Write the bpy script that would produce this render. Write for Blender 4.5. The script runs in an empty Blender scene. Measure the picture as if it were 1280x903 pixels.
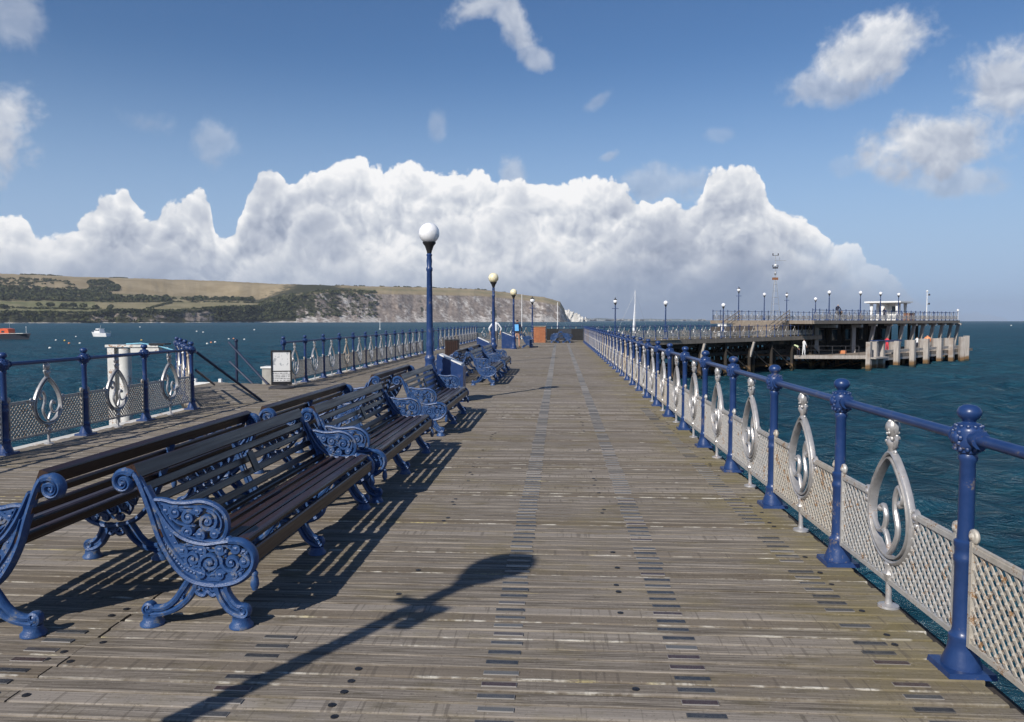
import bpy, math, random
import numpy as np
from mathutils import Vector, Matrix
random.seed(7)
rng = np.random.default_rng(11)
PI = math.pi
SC = bpy.context.scene
COL = SC.collection

# ------------------------------------------------------------------ camera
F, CX, CY = 950.0, 640.0, 451.5
EYE = 1.6
YAW = math.atan(59 / F); PITCH = math.atan(50.5 / F)
cam_d = bpy.data.cameras.new('camera'); cam = bpy.data.objects.new('camera', cam_d); COL.objects.link(cam)
cam.location = (0, 0, EYE)
cam.rotation_euler = (PI / 2 - PITCH, 0, YAW)
cam_d.sensor_width = 36; cam_d.lens = 36 * F / 1280
cam_d.clip_start = 0.05; cam_d.clip_end = 120000
SC.camera = cam
_fw = np.array([-math.sin(YAW) * math.cos(PITCH), math.cos(YAW) * math.cos(PITCH), -math.sin(PITCH)])
_rt = np.array([math.cos(YAW), math.sin(YAW), 0.0]); _up = np.cross(_rt, _fw)
def ray(x, y): return _fw + _rt * ((x - CX) / F) - _up * ((y - CY) / F)
def at(x, y, Y):
    d = ray(x, y); t = Y / d[1]
    return (d[0] * t, Y, EYE + d[2] * t)
def ground(x, y, z=0.0):
    d = ray(x, y); t = (z - EYE) / d[2]
    return (d[0] * t, d[1] * t, z)
def azel(x, y):
    d = ray(x, y); d = d / np.linalg.norm(d)
    return math.atan2(d[0], d[1]), math.asin(d[2])

# ------------------------------------------------------------------ light
SUN_EL = math.radians(36)
LDIR = Vector((0.50, 0.866, -math.tan(SUN_EL))).normalized()
sd = bpy.data.lights.new('sun', 'SUN'); sun = bpy.data.objects.new('sun', sd); COL.objects.link(sun)
sd.energy = 5.0; sd.angle = math.radians(0.53); sd.color = (1.0, 0.94, 0.85)
sun.rotation_euler = LDIR.to_track_quat('-Z', 'Y').to_euler()
SC.view_settings.view_transform = 'Standard'; SC.view_settings.look = 'None'
SC.view_settings.exposure = 0.0; SC.view_settings.gamma = 1.0
SC.cycles.max_bounces = 6; SC.cycles.diffuse_bounces = 2; SC.cycles.glossy_bounces = 3
SC.cycles.caustics_reflective = False; SC.cycles.caustics_refractive = False

# ------------------------------------------------------------------ node helper
class NT:
    def __init__(self, tree):
        self.t = tree; self.n = tree.nodes; self.l = tree.links
    def new(self, typ, **kw):
        nd = self.n.new(typ)
        for k, v in kw.items(): setattr(nd, k, v)
        return nd
    def put(self, sock, v):
        if isinstance(v, bpy.types.NodeSocket): self.l.new(v, sock)
        else: sock.default_value = v
    def m(self, op, a, b=None, c=None, clamp=False):
        nd = self.new('ShaderNodeMath', operation=op); nd.use_clamp = clamp
        for i, v in enumerate((a, b, c)):
            if v is not None: self.put(nd.inputs[i], v)
        return nd.outputs[0]
    def add(s, a, b): return s.m('ADD', a, b)
    def sub(s, a, b): return s.m('SUBTRACT', a, b)
    def mul(s, a, b): return s.m('MULTIPLY', a, b)
    def mad(s, a, b, c): return s.m('MULTIPLY_ADD', a, b, c)
    def vm(self, op, a, b=None):
        nd = self.new('ShaderNodeVectorMath', operation=op)
        self.put(nd.inputs[0], a)
        if b is not None:
            if op == 'SCALE': self.put(nd.inputs['Scale'], b)
            else: self.put(nd.inputs[1], b)
        return nd.outputs[0]
    def sm(self, v, lo, hi, a=0.0, b=1.0):
        nd = self.new('ShaderNodeMapRange', interpolation_type='SMOOTHSTEP')
        self.put(nd.inputs['Value'], v); self.put(nd.inputs['From Min'], lo); self.put(nd.inputs['From Max'], hi)
        self.put(nd.inputs['To Min'], a); self.put(nd.inputs['To Max'], b)
        return nd.outputs[0]
    def lin(self, v, lo, hi, a=0.0, b=1.0):
        nd = self.new('ShaderNodeMapRange'); nd.clamp = True
        self.put(nd.inputs['Value'], v); self.put(nd.inputs['From Min'], lo); self.put(nd.inputs['From Max'], hi)
        self.put(nd.inputs['To Min'], a); self.put(nd.inputs['To Max'], b)
        return nd.outputs[0]
    def mix(self, f, a, b, mode='MIX'):
        nd = self.new('ShaderNodeMix', data_type='RGBA', blend_type=mode)
        self.put(nd.inputs[0], f); self.put(nd.inputs[6], a); self.put(nd.inputs[7], b)
        return nd.outputs[2]
    def mix_f(self, f, a, b): return self.add(self.mul(a, self.sub(1.0, f)), self.mul(b, f))
    def noise(self, vec, scale, detail=3, rough=0.5, dist=0.0):
        nd = self.new('ShaderNodeTexNoise')
        if vec is not None: self.put(nd.inputs['Vector'], vec)
        nd.inputs['Scale'].default_value = scale; nd.inputs['Detail'].default_value = detail
        nd.inputs['Roughness'].default_value = rough; nd.inputs['Distortion'].default_value = dist
        return nd.outputs['Fac']
    def noisec(self, vec, scale, detail=2):
        nd = self.new('ShaderNodeTexNoise'); self.put(nd.inputs['Vector'], vec)
        nd.inputs['Scale'].default_value = scale; nd.inputs['Detail'].default_value = detail
        return nd.outputs['Color']
    def voro(self, vec, scale, detail=0, rough=0.5, lac=2.0, feature='F1'):
        nd = self.new('ShaderNodeTexVoronoi', feature=feature); self.put(nd.inputs['Vector'], vec)
        nd.inputs['Scale'].default_value = scale
        nd.inputs['Detail'].default_value = detail; nd.inputs['Roughness'].default_value = rough
        nd.inputs['Lacunarity'].default_value = lac
        return nd.outputs['Distance']
    def bump(self, h, strength, dist):
        nd = self.new('ShaderNodeBump'); nd.inputs['Strength'].default_value = strength
        nd.inputs['Distance'].default_value = dist; self.put(nd.inputs['Height'], h)
        return nd.outputs[0]

def rgb(r, g, b): return (r, g, b, 1.0)
def srgb(r, g, b):
    f = lambda c: (c / 255 / 12.92) if c / 255 <= 0.04045 else ((c / 255 + 0.055) / 1.055) ** 2.4
    return (f(r), f(g), f(b), 1.0)

# ------------------------------------------------------------------ world: Nishita sky with cumulus
def build_world():
    w = bpy.data.worlds.new('World'); SC.world = w; w.use_nodes = True
    T = NT(w.node_tree); T.n.clear()
    out = T.new('ShaderNodeOutputWorld')
    sky = T.new('ShaderNodeTexSky', sky_type='NISHITA')
    sky.sun_disc = False; sky.sun_elevation = SUN_EL; sky.sun_rotation = math.radians(210)
    sky.air_density = 1.0; sky.dust_density = 0.2; sky.ozone_density = 3.0; sky.altitude = 0
    bg = T.new('ShaderNodeBackground'); SKY = 0.088; bg.inputs[1].default_value = SKY
    tc = T.new('ShaderNodeTexCoord').outputs['Generated']
    sep = T.new('ShaderNodeSeparateXYZ'); T.l.new(tc, sep.inputs[0])
    az = T.m('ARCTAN2', sep.outputs[0], sep.outputs[1])
    el = T.m('ARCSINE', sep.outputs[2])
    A0, A1 = -0.85, 0.75
    azn = T.lin(az, A0, A1)
    hs = T.new('ShaderNodeHueSaturation'); hs.inputs['Saturation'].default_value = 1.18; hs.inputs['Hue'].default_value = 0.506; hs.inputs['Value'].default_value = 1.08; T.l.new(sky.outputs[0], hs.inputs['Color'])
    lowc = tuple(c / SKY for c in srgb(162, 188, 224)[:3]) + (1.0,)
    T.l.new(T.mix(T.sm(el, 0.0, 0.34, 0.95, 0.0), hs.outputs[0], lowc), bg.inputs[0])
    def curve(pts, emax=0.36):
        nd = T.new('ShaderNodeFloatCurve'); c = nd.mapping.curves[0]
        P = []
        for x, y in pts:
            a, e = azel(x, y); P.append(((a - A0) / (A1 - A0), max(0.0, e / emax)))
        P = [(0.0, P[0][1])] + [p for p in P if 0.001 < p[0] < 0.999] + [(1.0, P[-1][1])]
        while len(c.points) < len(P): c.points.new(0.5, 0.5)
        for i, p in enumerate(P):
            c.points[i].location = p; c.points[i].handle_type = 'AUTO_CLAMPED'
        nd.mapping.update(); T.l.new(azn, nd.inputs['Value'])
        return T.mul(nd.outputs[0], emax)
    warp = T.vm('SCALE', T.vm('SUBTRACT', T.noisec(tc, 11.0, 4), (0.5, 0.5, 0.5)), 0.050)
    P = T.vm('ADD', tc, warp)
    fine = T.noise(P, 70.0, 5, 0.58)
    big = T.noise(P, 6.5, 3, 0.5); mid = T.noise(tc, 16.0, 4, 0.55)
    def dome(vec, scale):
        d = T.voro(vec, scale); return T.sub(1.0, T.mul(d, d))
    def lumps(vec): return T.mad(dome(vec, 11.0), 0.52, T.mul(dome(vec, 25.0), 0.30))
    def knobs(vec): return T.mad(dome(vec, 52.0), 0.65, T.mul(dome(vec, 125.0), 0.35))
    L1 = (-0.005, 0.0, 0.011)
    def sky_relief(vec):
        h = lumps(vec); k = knobs(vec)
        V1 = T.vm('ADD', vec, L1)
        r = T.mad(T.sub(h, lumps(V1)), 1.15, T.mul(T.sub(k, knobs(V1)), 0.33))
        return h, k, r
    H0, K0, relief = sky_relief(P)
    def ramp(v):
        nd = T.new('ShaderNodeValToRGB'); T.l.new(v, nd.inputs[0]); cr = nd.color_ramp
        cr.elements[0].position = 0.0; cr.elements[0].color = srgb(136, 148, 172)
        cr.elements[1].position = 1.0; cr.elements[1].color = srgb(252, 252, 253)
        for p, c in ((0.25, srgb(160, 170, 190)), (0.5, srgb(190, 197, 211)), (0.75, srgb(221, 225, 232))):
            e = cr.elements.new(p); e.color = c
        return nd.outputs[0]
    hz = T.sm(el, 0.0, 0.095, 0.88, 0.0); rfade = T.mul(T.sm(az, azel(930, 300)[0], azel(1130, 300)[0], 1.0, 0.45), 1.0); airc = srgb(150, 167, 194)
    def bank(pts, shift, amp, e0, soft, op, base, rim, rimd, bigk, gain):
        top = curve(pts)
        if shift is None: h, k, r = H0, K0, relief
        else: h, k, r = sky_relief(T.vm('ADD', P, shift))
        e = T.add(T.sub(top, el), T.mad(T.sub(h, 0.66), amp, T.mad(T.sub(k, 0.7), amp * 0.36, T.mul(T.sub(fine, 0.5), amp * 0.38))))
        alpha = T.mul(T.mul(T.sm(e, e0, soft), op), T.mix_f(T.sm(el, 0.075, 0.11), rfade, 1.0))
        rim_ = T.sm(e, 0.0, rimd, 1.0, 0.0)
        v = T.mad(r, gain, T.mad(rim_, rim, T.mad(T.sub(big, 0.5), bigk, base)))
        v = T.mad(T.sub(fine, 0.5), 0.30, v)
        return alpha, T.mix(hz, ramp(v), airc)
    # far bright bank, then greyer heaps in front of it
    aA, cA = bank([(-260, 270), (-100, 262), (0, 264), (30, 266), (44, 292), (72, 286), (108, 260), (124, 246), (140, 241), (156, 241), (170, 258), (186, 270),
                (206, 254), (222, 240), (240, 236), (257, 241), (266, 268), (277, 298), (290, 290), (301, 264), (316, 230), (334, 207), (352, 211), (362, 226),
                (386, 215), (408, 208), (428, 201), (447, 198), (468, 202), (490, 209), (515, 202), (540, 214), (575, 206), (604, 213), (622, 231), (640, 224),
                (662, 226), (700, 224), (740, 226), (770, 225), (800, 239), (835, 247), (860, 258), (876, 250), (885, 216), (897, 206), (914, 202), (932, 204),
                (951, 216), (962, 248), (990, 263), (1015, 276), (1036, 291), (1060, 296), (1086, 322), (1112, 342), (1132, 356), (1180, 384), (1300, 392), (1500, 370)],
               None, 0.040, 0.0, 0.0045, 1.0, 0.60, 0.38, 0.042, 1.2, 1.25)
    aB, cB = bank([(-260, 330), (0, 296), (60, 312), (110, 292), (160, 312), (210, 290), (246, 300), (272, 336), (310, 314), (352, 286), (400, 250), (440, 285),
                (490, 305), (540, 270), (590, 262), (622, 240), (645, 222), (664, 240), (690, 290), (740, 310), (790, 276), (830, 276), (862, 272), (900, 300),
                (960, 290), (1010, 318), (1060, 322), (1110, 352), (1140, 376), (1300, 396), (1500, 390)],
               (3.1, 1.7, 0.4), 0.085, -0.003, 0.018, 0.74, 0.40, 0.36, 0.045, 1.8, 1.25)
    aD, cD = bank([(-260, 350), (0, 330), (60, 338), (120, 322), (200, 330), (262, 322), (330, 345), (420, 325), (480, 340), (540, 318), (600, 326), (680, 335), (740, 320), (800, 312), (860, 330), (930, 318), (1010, 340), (1080, 352), (1140, 380), (1300, 398), (1500, 392)],
               (7.3, 0.9, 2.4), 0.075, -0.004, 0.022, 0.68, 0.34, 0.32, 0.04, 1.7, 1.1)
    # small separate clouds
    def blob(x, y, rx, ry, rot, op):
        a0, e0 = azel(x, y)
        dx = T.sub(az, a0); dy = T.sub(el, e0); c, s = math.cos(rot), math.sin(rot)
        u = T.mad(dx, c * F / rx, T.mul(dy, s * F / rx)); v = T.mad(dx, -s * F / ry, T.mul(dy, c * F / ry))
        r = T.m('SQRT', T.mad(u, u, T.mul(v, v)))
        e = T.sub(1.0, r)
        return T.mul(T.sm(T.add(e, T.mad(T.sub(fine, 0.5), 0.7, T.mul(T.sub(mid, 0.5), 1.9))), -0.08, 0.62), op), v
    acc = None; vv = None
    for b in ((600, 8, 50, 20, 0.4, 0.75), (640, 28, 42, 24, -0.9, 0.75), (668, 72, 26, 14, -0.3, 0.6), (1095, 68, 66, 40, 0.25, 0.95), (1050, 105, 66, 24, 0.0, 0.7),
              (1180, 178, 80, 42, 0.1, 0.95), (1190, 225, 50, 22, 0.0, 0.6), (1275, 110, 60, 48, 0.0, 0.9), (2, 165, 34, 55, 0.0, 0.9), (0, 22, 50, 34, 0.0, 0.45),
              (265, 178, 30, 26, -0.7, 0.35), (188, 154, 34, 18, 0.0, 0.25), (545, 155, 14, 20, 0.0, 0.3), (830, 228, 60, 26, 0.0, 0.45), (745, 128, 22, 9, 0.5, 0.3),
              (762, 195, 14, 7, 0.3, 0.4), (640, 222, 18, 26, 0.2, 0.5), (900, 168, 20, 10, 0, 0.2), (1055, 210, 16, 12, 0, 0.2),
              (-420, 60, 120, 60, 0.1, 0.8), (1700, 60, 130, 70, 0.0, 0.8), (1900, 250, 150, 60, 0.0, 0.8)):
        o, v = blob(*b)
        acc = o if acc is None else T.m('MAXIMUM', acc, o)
        vv = T.mul(v, o) if vv is None else T.mad(v, o, vv)
    bC = T.add(T.mad(vv, 0.40, 0.60), T.mad(relief, 0.8, T.mul(T.sub(fine, 0.5), 0.25)))
    cC = T.mix(0.14, ramp(bC), srgb(150, 165, 190))
    # low sunlit puffs just over the hill
    def bg_of(c):
        nd = T.new('ShaderNodeBackground'); T.l.new(c, nd.inputs[0]); return nd.outputs[0]
    def over(a, under, top):
        nd = T.new('ShaderNodeMixShader'); T.l.new(a, nd.inputs[0]); T.l.new(under, nd.inputs[1]); T.l.new(top, nd.inputs[2]); return nd.outputs[0]
    above = T.sm(el, -0.004, 0.0)
    aA = T.mul(aA, above); aB = T.mul(aB, above); aD = T.mul(aD, above)
    sh = over(acc, bg.outputs[0], bg_of(cC))
    sh = over(aA, sh, bg_of(cA))
    sh = over(aB, sh, bg_of(cB))
    sh = over(aD, sh, bg_of(cD))
    T.l.new(sh, out.inputs[0])
    w.cycles.sampling_method = 'MANUAL'; w.cycles.sample_map_resolution = 512
build_world()

# ------------------------------------------------------------------ mesh builder
class MB:
    def __init__(self): self.v = []; self.f = []; self.mi = []; self.sm = []; self.cur = 0; self.smooth = False
    def face(self, idx): self.f.append(tuple(idx)); self.mi.append(self.cur); self.sm.append(self.smooth)
    def quad(self, pts):
        b = len(self.v); self.v += [tuple(p) for p in pts]; self.face(range(b, b + len(pts)))
    def hexa(self, p8):
        b = len(self.v); self.v += [tuple(p) for p in p8]
        for q in ((0, 3, 2, 1), (4, 5, 6, 7), (0, 1, 5, 4), (1, 2, 6, 5), (2, 3, 7, 6), (3, 0, 4, 7)): self.face([b + i for i in q])
    def box(self, x0, x1, y0, y1, z0, z1):
        self.hexa([(x0, y0, z0), (x1, y0, z0), (x1, y1, z0), (x0, y1, z0), (x0, y0, z1), (x1, y0, z1), (x1, y1, z1), (x0, y1, z1)])
    def bar(self, a, b, w, h, up=(0, 0, 1)):
        a = Vector(a); b = Vector(b); d = (b - a).normalized(); s = d.cross(Vector(up))
        if s.length < 1e-5: s = d.cross(Vector((1, 0, 0)))
        s.normalize(); u = s.cross(d); s *= w / 2; u *= h / 2
        self.hexa([a - s - u, a + s - u, b + s - u, b - s - u, a - s + u, a + s + u, b + s + u, b - s + u])
    def tube(self, pts, r, n=8, cap=True, closed=False, flat=None, flatdir=None):
        """flat: (half width in plane, half thickness) with thickness along flatdir"""
        P = [Vector(p) for p in pts]; k = len(P); b = len(self.v); os = self.smooth; self.smooth = True
        ref = None
        for i in range(k):
            if closed: d = P[(i + 1) % k] - P[i - 1]
            else: d = P[min(i + 1, k - 1)] - P[max(i - 1, 0)]
            d = d.normalized() if d.length > 1e-9 else Vector((0, 0, 1))
            if flatdir is not None: u = Vector(flatdir); s = d.cross(u).normalized()
            else:
                if ref is None:
                    ref = Vector((0, 0, 1)) if abs(d.z) < 0.9 else Vector((1, 0, 0))
                s = d.cross(ref)
                if s.length < 1e-4: s = d.cross(Vector((0, 1, 0)))
                s.normalize(); u = s.cross(d).normalized(); ref = u
            rr = r[i] if isinstance(r, (list, tuple)) else r
            if flatdir is not None:
                rw = rr; rt = flat
            else: rw = rt = rr
            for j in range(n):
                a = 2 * PI * j / n
                self.v.append(tuple(P[i] + s * (math.cos(a) * rw) + u * (math.sin(a) * rt)))
        m = k if closed else k - 1
        for i in range(m):
            for j in range(n):
                i2 = (i + 1) % k
                self.face((b + i * n + j, b + i * n + (j + 1) % n, b + i2 * n + (j + 1) % n, b + i2 * n + j))
        if cap and not closed:
            self.face([b + j for j in reversed(range(n))]); self.face([b + (k - 1) * n + j for j in range(n)])
        self.smooth = os
    def lathe(self, prof, n=16, c=(0, 0, 0), smooth=True, sq=None):
        b = len(self.v); os = self.smooth; self.smooth = smooth
        for r, z in prof:
            for j in range(n):
                a = 2 * PI * j / n
                self.v.append((c[0] + r * math.cos(a), c[1] + r * math.sin(a), c[2] + z))
        for i in range(len(prof) - 1):
            for j in range(n):
                self.face((b + i * n + j, b + i * n + (j + 1) % n, b + (i + 1) * n + (j + 1) % n, b + (i + 1) * n + j))
        self.face([b + j for j in reversed(range(n))]); self.face([b + (len(prof) - 1) * n + j for j in range(n)])
        self.smooth = os
    def ball(self, c, r, nu=10, nv=7, sc=(1, 1, 1)):
        prof = []
        b = len(self.v); os = self.smooth; self.smooth = True
        for i in range(nv + 1):
            t = PI * i / nv
            for j in range(nu):
                a = 2 * PI * j / nu
                self.v.append((c[0] + r * sc[0] * math.sin(t) * math.cos(a), c[1] + r * sc[1] * math.sin(t) * math.sin(a), c[2] - r * sc[2] * math.cos(t)))
        for i in range(nv):
            for j in range(nu):
                self.face((b + i * nu + j, b + i * nu + (j + 1) % nu, b + (i + 1) * nu + (j + 1) % nu, b + (i + 1) * nu + j))
        self.smooth = os
    def extrude(self, poly, t0, t1, mp):
        """poly 2d list; mp(u, v, t) -> 3d"""
        n = len(poly); b = len(self.v)
        for t in (t0, t1): self.v += [tuple(mp(u, v, t)) for u, v in poly]
        self.face([b + i for i in range(n)]); self.face([b + n + i for i in reversed(range(n))])
        for i in range(n): self.face((b + i, b + n + i, b + n + (i + 1) % n, b + (i + 1) % n))
    def mesh(self, name, mats, sharp=40):
        me = bpy.data.meshes.new(name); me.from_pydata(self.v, [], self.f)
        mats = mats if isinstance(mats, (list, tuple)) else [mats]
        for m in mats: me.materials.append(m)
        me.polygons.foreach_set('material_index', self.mi)
        me.polygons.foreach_set('use_smooth', self.sm)
        me.validate(); me.update()
        if any(self.sm): me.set_sharp_from_angle(angle=math.radians(sharp))
        return me
    def obj(self, name, mats, parent=None, loc=None, sharp=40):
        return link(name, self.mesh(name, mats, sharp), parent, loc)

def link(name, me, parent=None, loc=None, rz=0.0):
    o = bpy.data.objects.new(name, me); COL.objects.link(o)
    if parent is not None: o.parent = parent
    if loc is not None: o.location = loc
    if rz: o.rotation_euler = (0, 0, rz)
    return o
def tag(o, label=None, cat=None, group=None, kind=None):
    if label: o['label'] = label
    if cat: o['category'] = cat
    if group: o['group'] = group
    if kind: o['kind'] = kind
    return o
def thing(name, label, cat, loc=(0, 0, 0), rz=0.0, group=None):
    o = link(name, None, None, loc, rz); o.empty_display_size = 0.2
    return tag(o, label, cat, group)
def dup(root, loc, rz=0.0, label=None, group=None, scale=None):
    r = root.copy(); COL.objects.link(r); r.location = loc; r.rotation_euler = (0, 0, rz)
    if scale: r.scale = (scale,) * 3
    if label: r['label'] = label
    if group: r['group'] = group
    for ch in list(root.children):
        c = ch.copy(); COL.objects.link(c); c.parent = r
        for g in ch.children:
            d = g.copy(); COL.objects.link(d); d.parent = c
    return r
def spl(pts, n=6, closed=False):
    P = [np.array(p, float) for p in pts]; out = []; k = len(P)
    rngi = range(k if closed else k - 1)
    for i in rngi:
        p1, p2 = P[i], P[(i + 1) % k]
        p0 = P[i - 1] if (i > 0 or closed) else 2 * p1 - p2
        p3 = P[(i + 2) % k] if (i + 2 < k or closed) else 2 * p2 - p1
        for j in range(n):
            t = j / n
            out.append(tuple(0.5 * ((2 * p1) + (p2 - p0) * t + (2 * p0 - 5 * p1 + 4 * p2 - p3) * t * t + (3 * p1 - p0 - 3 * p2 + p3) * t ** 3)))
    if not closed: out.append(tuple(P[-1]))
    return out
def spiral(c, r0, r1, a0, turns, n=18, flip=1):
    out = []
    for i in range(n + 1):
        t = i / n; a = math.radians(a0) + flip * 2 * PI * turns * t; r = r0 + (r1 - r0) * t ** 0.8
        out.append((c[0] + r * math.cos(a), c[1] + r * math.sin(a)))
    return out

# ------------------------------------------------------------------ materials
def mat(name):
    m = bpy.data.materials.new(name); m.use_nodes = True
    T = NT(m.node_tree); b = T.n['Principled BSDF']
    return m, T, b
def objco(T): return T.new('ShaderNodeTexCoord').outputs['Object']
def worldpos(T): return T.new('ShaderNodeNewGeometry').outputs['Position']
def orand(T): return T.new('ShaderNodeObjectInfo').outputs['Random']

def paint(name, c, c2, rough=0.38, chip=None, chipamt=0.0, scale=9.0, bumpst=0.12, metal=0.0):
    m, T, b = mat(name); P = worldpos(T)
    n1 = T.noise(P, scale, 5, 0.6); n2 = T.noise(P, scale * 9, 3)
    col = T.mix(T.sm(n1, 0.3, 0.7), c, c2)
    if chip is not None:
        k = T.mul(T.sm(T.mad(n2, 0.45, n1), 0.88 - chipamt, 1.02 - chipamt), 1.0)
        col = T.mix(k, col, chip)
        T.put(b.inputs['Roughness'], T.lin(k, 0, 1, rough, 0.85))
        if metal: T.put(b.inputs['Metallic'], T.lin(k, 0, 1, metal, 0.0))
    else:
        T.put(b.inputs['Roughness'], T.lin(n1, 0.2, 0.8, rough * 0.8, rough * 1.3)); b.inputs['Metallic'].default_value = metal
    T.put(b.inputs['Base Color'], col)
    T.put(b.inputs['Normal'], T.bump(T.mad(n2, 0.5, n1), bumpst, 0.006))
    return m
M = {}
M['blue'] = paint('blue_gloss_paint', rgb(0.011, 0.036, 0.125), rgb(0.020, 0.050, 0.158), 0.34, rgb(0.16, 0.14, 0.14), 0.05, 9, 0.2)
M['bench_blue'] = paint('bench_blue_paint', rgb(0.016, 0.054, 0.165), rgb(0.032, 0.086, 0.220), 0.42, rgb(0.13, 0.14, 0.17), 0.10, 18, 0.6)
M['silver'] = paint('silver_paint', rgb(0.36, 0.35, 0.345), rgb(0.50, 0.485, 0.48), 0.38, rgb(0.22, 0.12, 0.06), 0.05, 16, 0.3, 0.45)
M['lattice'] = paint('lattice_paint', rgb(0.40, 0.385, 0.365), rgb(0.54, 0.525, 0.50), 0.45, rgb(0.24, 0.14, 0.07), 0.09, 14, 0.35, 0.2)
M['rust_lattice'] = paint('rusty_lattice_paint', rgb(0.40, 0.365, 0.31), rgb(0.52, 0.485, 0.43), 0.55, rgb(0.25, 0.145, 0.07), 0.12, 15, 0.4, 0.12)
M['rust_silver'] = paint('rusty_silver_paint', rgb(0.36, 0.31, 0.25), rgb(0.45, 0.40, 0.34), 0.5, rgb(0.25, 0.125, 0.045), 0.11, 22, 0.4, 0.3)
M['rail_dark'] = paint('dark_navy_rail', rgb(0.008, 0.014, 0.045), rgb(0.012, 0.022, 0.06), 0.45)
M['black'] = paint('black_paint', rgb(0.012, 0.012, 0.014), rgb(0.02, 0.02, 0.022), 0.45)
M['white'] = paint('white_paint', rgb(0.72, 0.72, 0.70), rgb(0.80, 0.80, 0.79), 0.5, rgb(0.35, 0.24, 0.15), 0.0, 5)
M['white_boat'] = paint('white_gelcoat', rgb(0.78, 0.78, 0.78), rgb(0.82, 0.82, 0.82), 0.25)
M['weathered_white'] = paint('weathered_white', rgb(0.55, 0.54, 0.50), rgb(0.70, 0.69, 0.66), 0.7, rgb(0.30, 0.17, 0.09), 0.10, 4)
M['orange_hull'] = paint('orange_paint', rgb(0.60, 0.09, 0.03), rgb(0.66, 0.12, 0.04), 0.4)
M['navy_hull'] = paint('dark_hull', rgb(0.03, 0.035, 0.05), rgb(0.05, 0.055, 0.07), 0.4)
M['grey_metal'] = paint('grey_metal', rgb(0.35, 0.36, 0.37), rgb(0.45, 0.46, 0.47), 0.45, None, 0, 8, 0.1, 0.6)
M['dark_metal'] = paint('dark_metal', rgb(0.03, 0.03, 0.035), rgb(0.05, 0.05, 0.055), 0.5)
M['green_net'] = paint('hivis', rgb(0.62, 0.70, 0.40), rgb(0.70, 0.76, 0.48), 0.8)
M['red'] = paint('red_cloth', rgb(0.62, 0.04, 0.06), rgb(0.7, 0.05, 0.08), 0.7)
M['pink'] = paint('buoy_orange', rgb(0.75, 0.28, 0.12), rgb(0.8, 0.32, 0.15), 0.6)
M['cloth_white'] = paint('white_cloth', rgb(0.72, 0.73, 0.76), rgb(0.78, 0.79, 0.8), 0.85)
M['cloth_navy'] = paint('navy_cloth', rgb(0.015, 0.018, 0.04), rgb(0.02, 0.025, 0.05), 0.85)
M['cloth_sky'] = paint('light_blue_cloth', rgb(0.10, 0.36, 0.72), rgb(0.14, 0.42, 0.78), 0.8)
M['cloth_grey'] = paint('grey_cloth', rgb(0.10, 0.10, 0.11), rgb(0.14, 0.14, 0.15), 0.85)
M['skin'] = paint('skin', rgb(0.50, 0.29, 0.21), rgb(0.55, 0.33, 0.24), 0.55)
M['hair'] = paint('dark_hair', rgb(0.02, 0.014, 0.01), rgb(0.03, 0.02, 0.015), 0.6)
M['hair_grey'] = paint('grey_hair', rgb(0.35, 0.34, 0.33), rgb(0.45, 0.44, 0.43), 0.6)
M['rope'] = paint('pale_rope', rgb(0.15, 0.40, 0.55), rgb(0.25, 0.5, 0.6), 0.8)
M['rust'] = paint('rusty_steel', rgb(0.16, 0.07, 0.035), rgb(0.26, 0.12, 0.06), 0.8)
M['buoy_white'] = paint('buoy_white', rgb(0.75, 0.74, 0.70), rgb(0.8, 0.79, 0.75), 0.5)
M['yellow'] = paint('buoy_yellow', rgb(0.75, 0.48, 0.10), rgb(0.78, 0.52, 0.14), 0.5)
M['concrete'] = paint('concrete', rgb(0.30, 0.29, 0.27), rgb(0.40, 0.39, 0.36), 0.9, None, 0, 6, 0.4)
def globe_mat(name, c):
    m, T, b = mat(name); b.inputs['Base Color'].default_value = c; b.inputs['Roughness'].default_value = 0.25
    b.inputs['Subsurface Weight'].default_value = 1.0; b.inputs['Subsurface Radius'].default_value = (0.5, 0.5, 0.5); b.inputs['Subsurface Scale'].default_value = 0.4
    n = T.noise(worldpos(T), 5, 3); T.put(b.inputs['Base Color'], T.mix(T.sm(n, 0.35, 0.75), c, tuple(x * 0.9 for x in c[:3]) + (1,)))
    return m
M['globe_white'] = globe_mat('opal_globe', rgb(0.86, 0.86, 0.87)); M['globe_cream'] = globe_mat('cream_globe', rgb(0.80, 0.72, 0.50))
def glass_dark():
    m, T, b = mat('dark_glass'); b.inputs['Base Color'].default_value = rgb(0.03, 0.05, 0.07); b.inputs['Roughness'].default_value = 0.06
    return m
M['glass'] = glass_dark()

def slat_mat():
    m, T, b = mat('dark_varnished_slats'); P = objco(T)
    g = T.noise(T.vm('MULTIPLY', P, (40, 1.5, 60)), 1.0, 5, 0.6)
    r = orand(T)
    col = T.mix(g, rgb(0.012, 0.0058, 0.0045), rgb(0.048, 0.021, 0.014))
    col = T.mix(T.mul(T.sm(T.noise(P, 6, 4), 0.5, 0.8), 0.4), col, rgb(0.055, 0.038, 0.028))
    T.put(b.inputs['Base Color'], col); T.put(b.inputs['Roughness'], T.lin(g, 0.3, 0.7, 0.24, 0.50))
    T.put(b.inputs['Normal'], T.bump(g, 0.3, 0.003))
    return m
M['slat'] = slat_mat()

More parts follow.
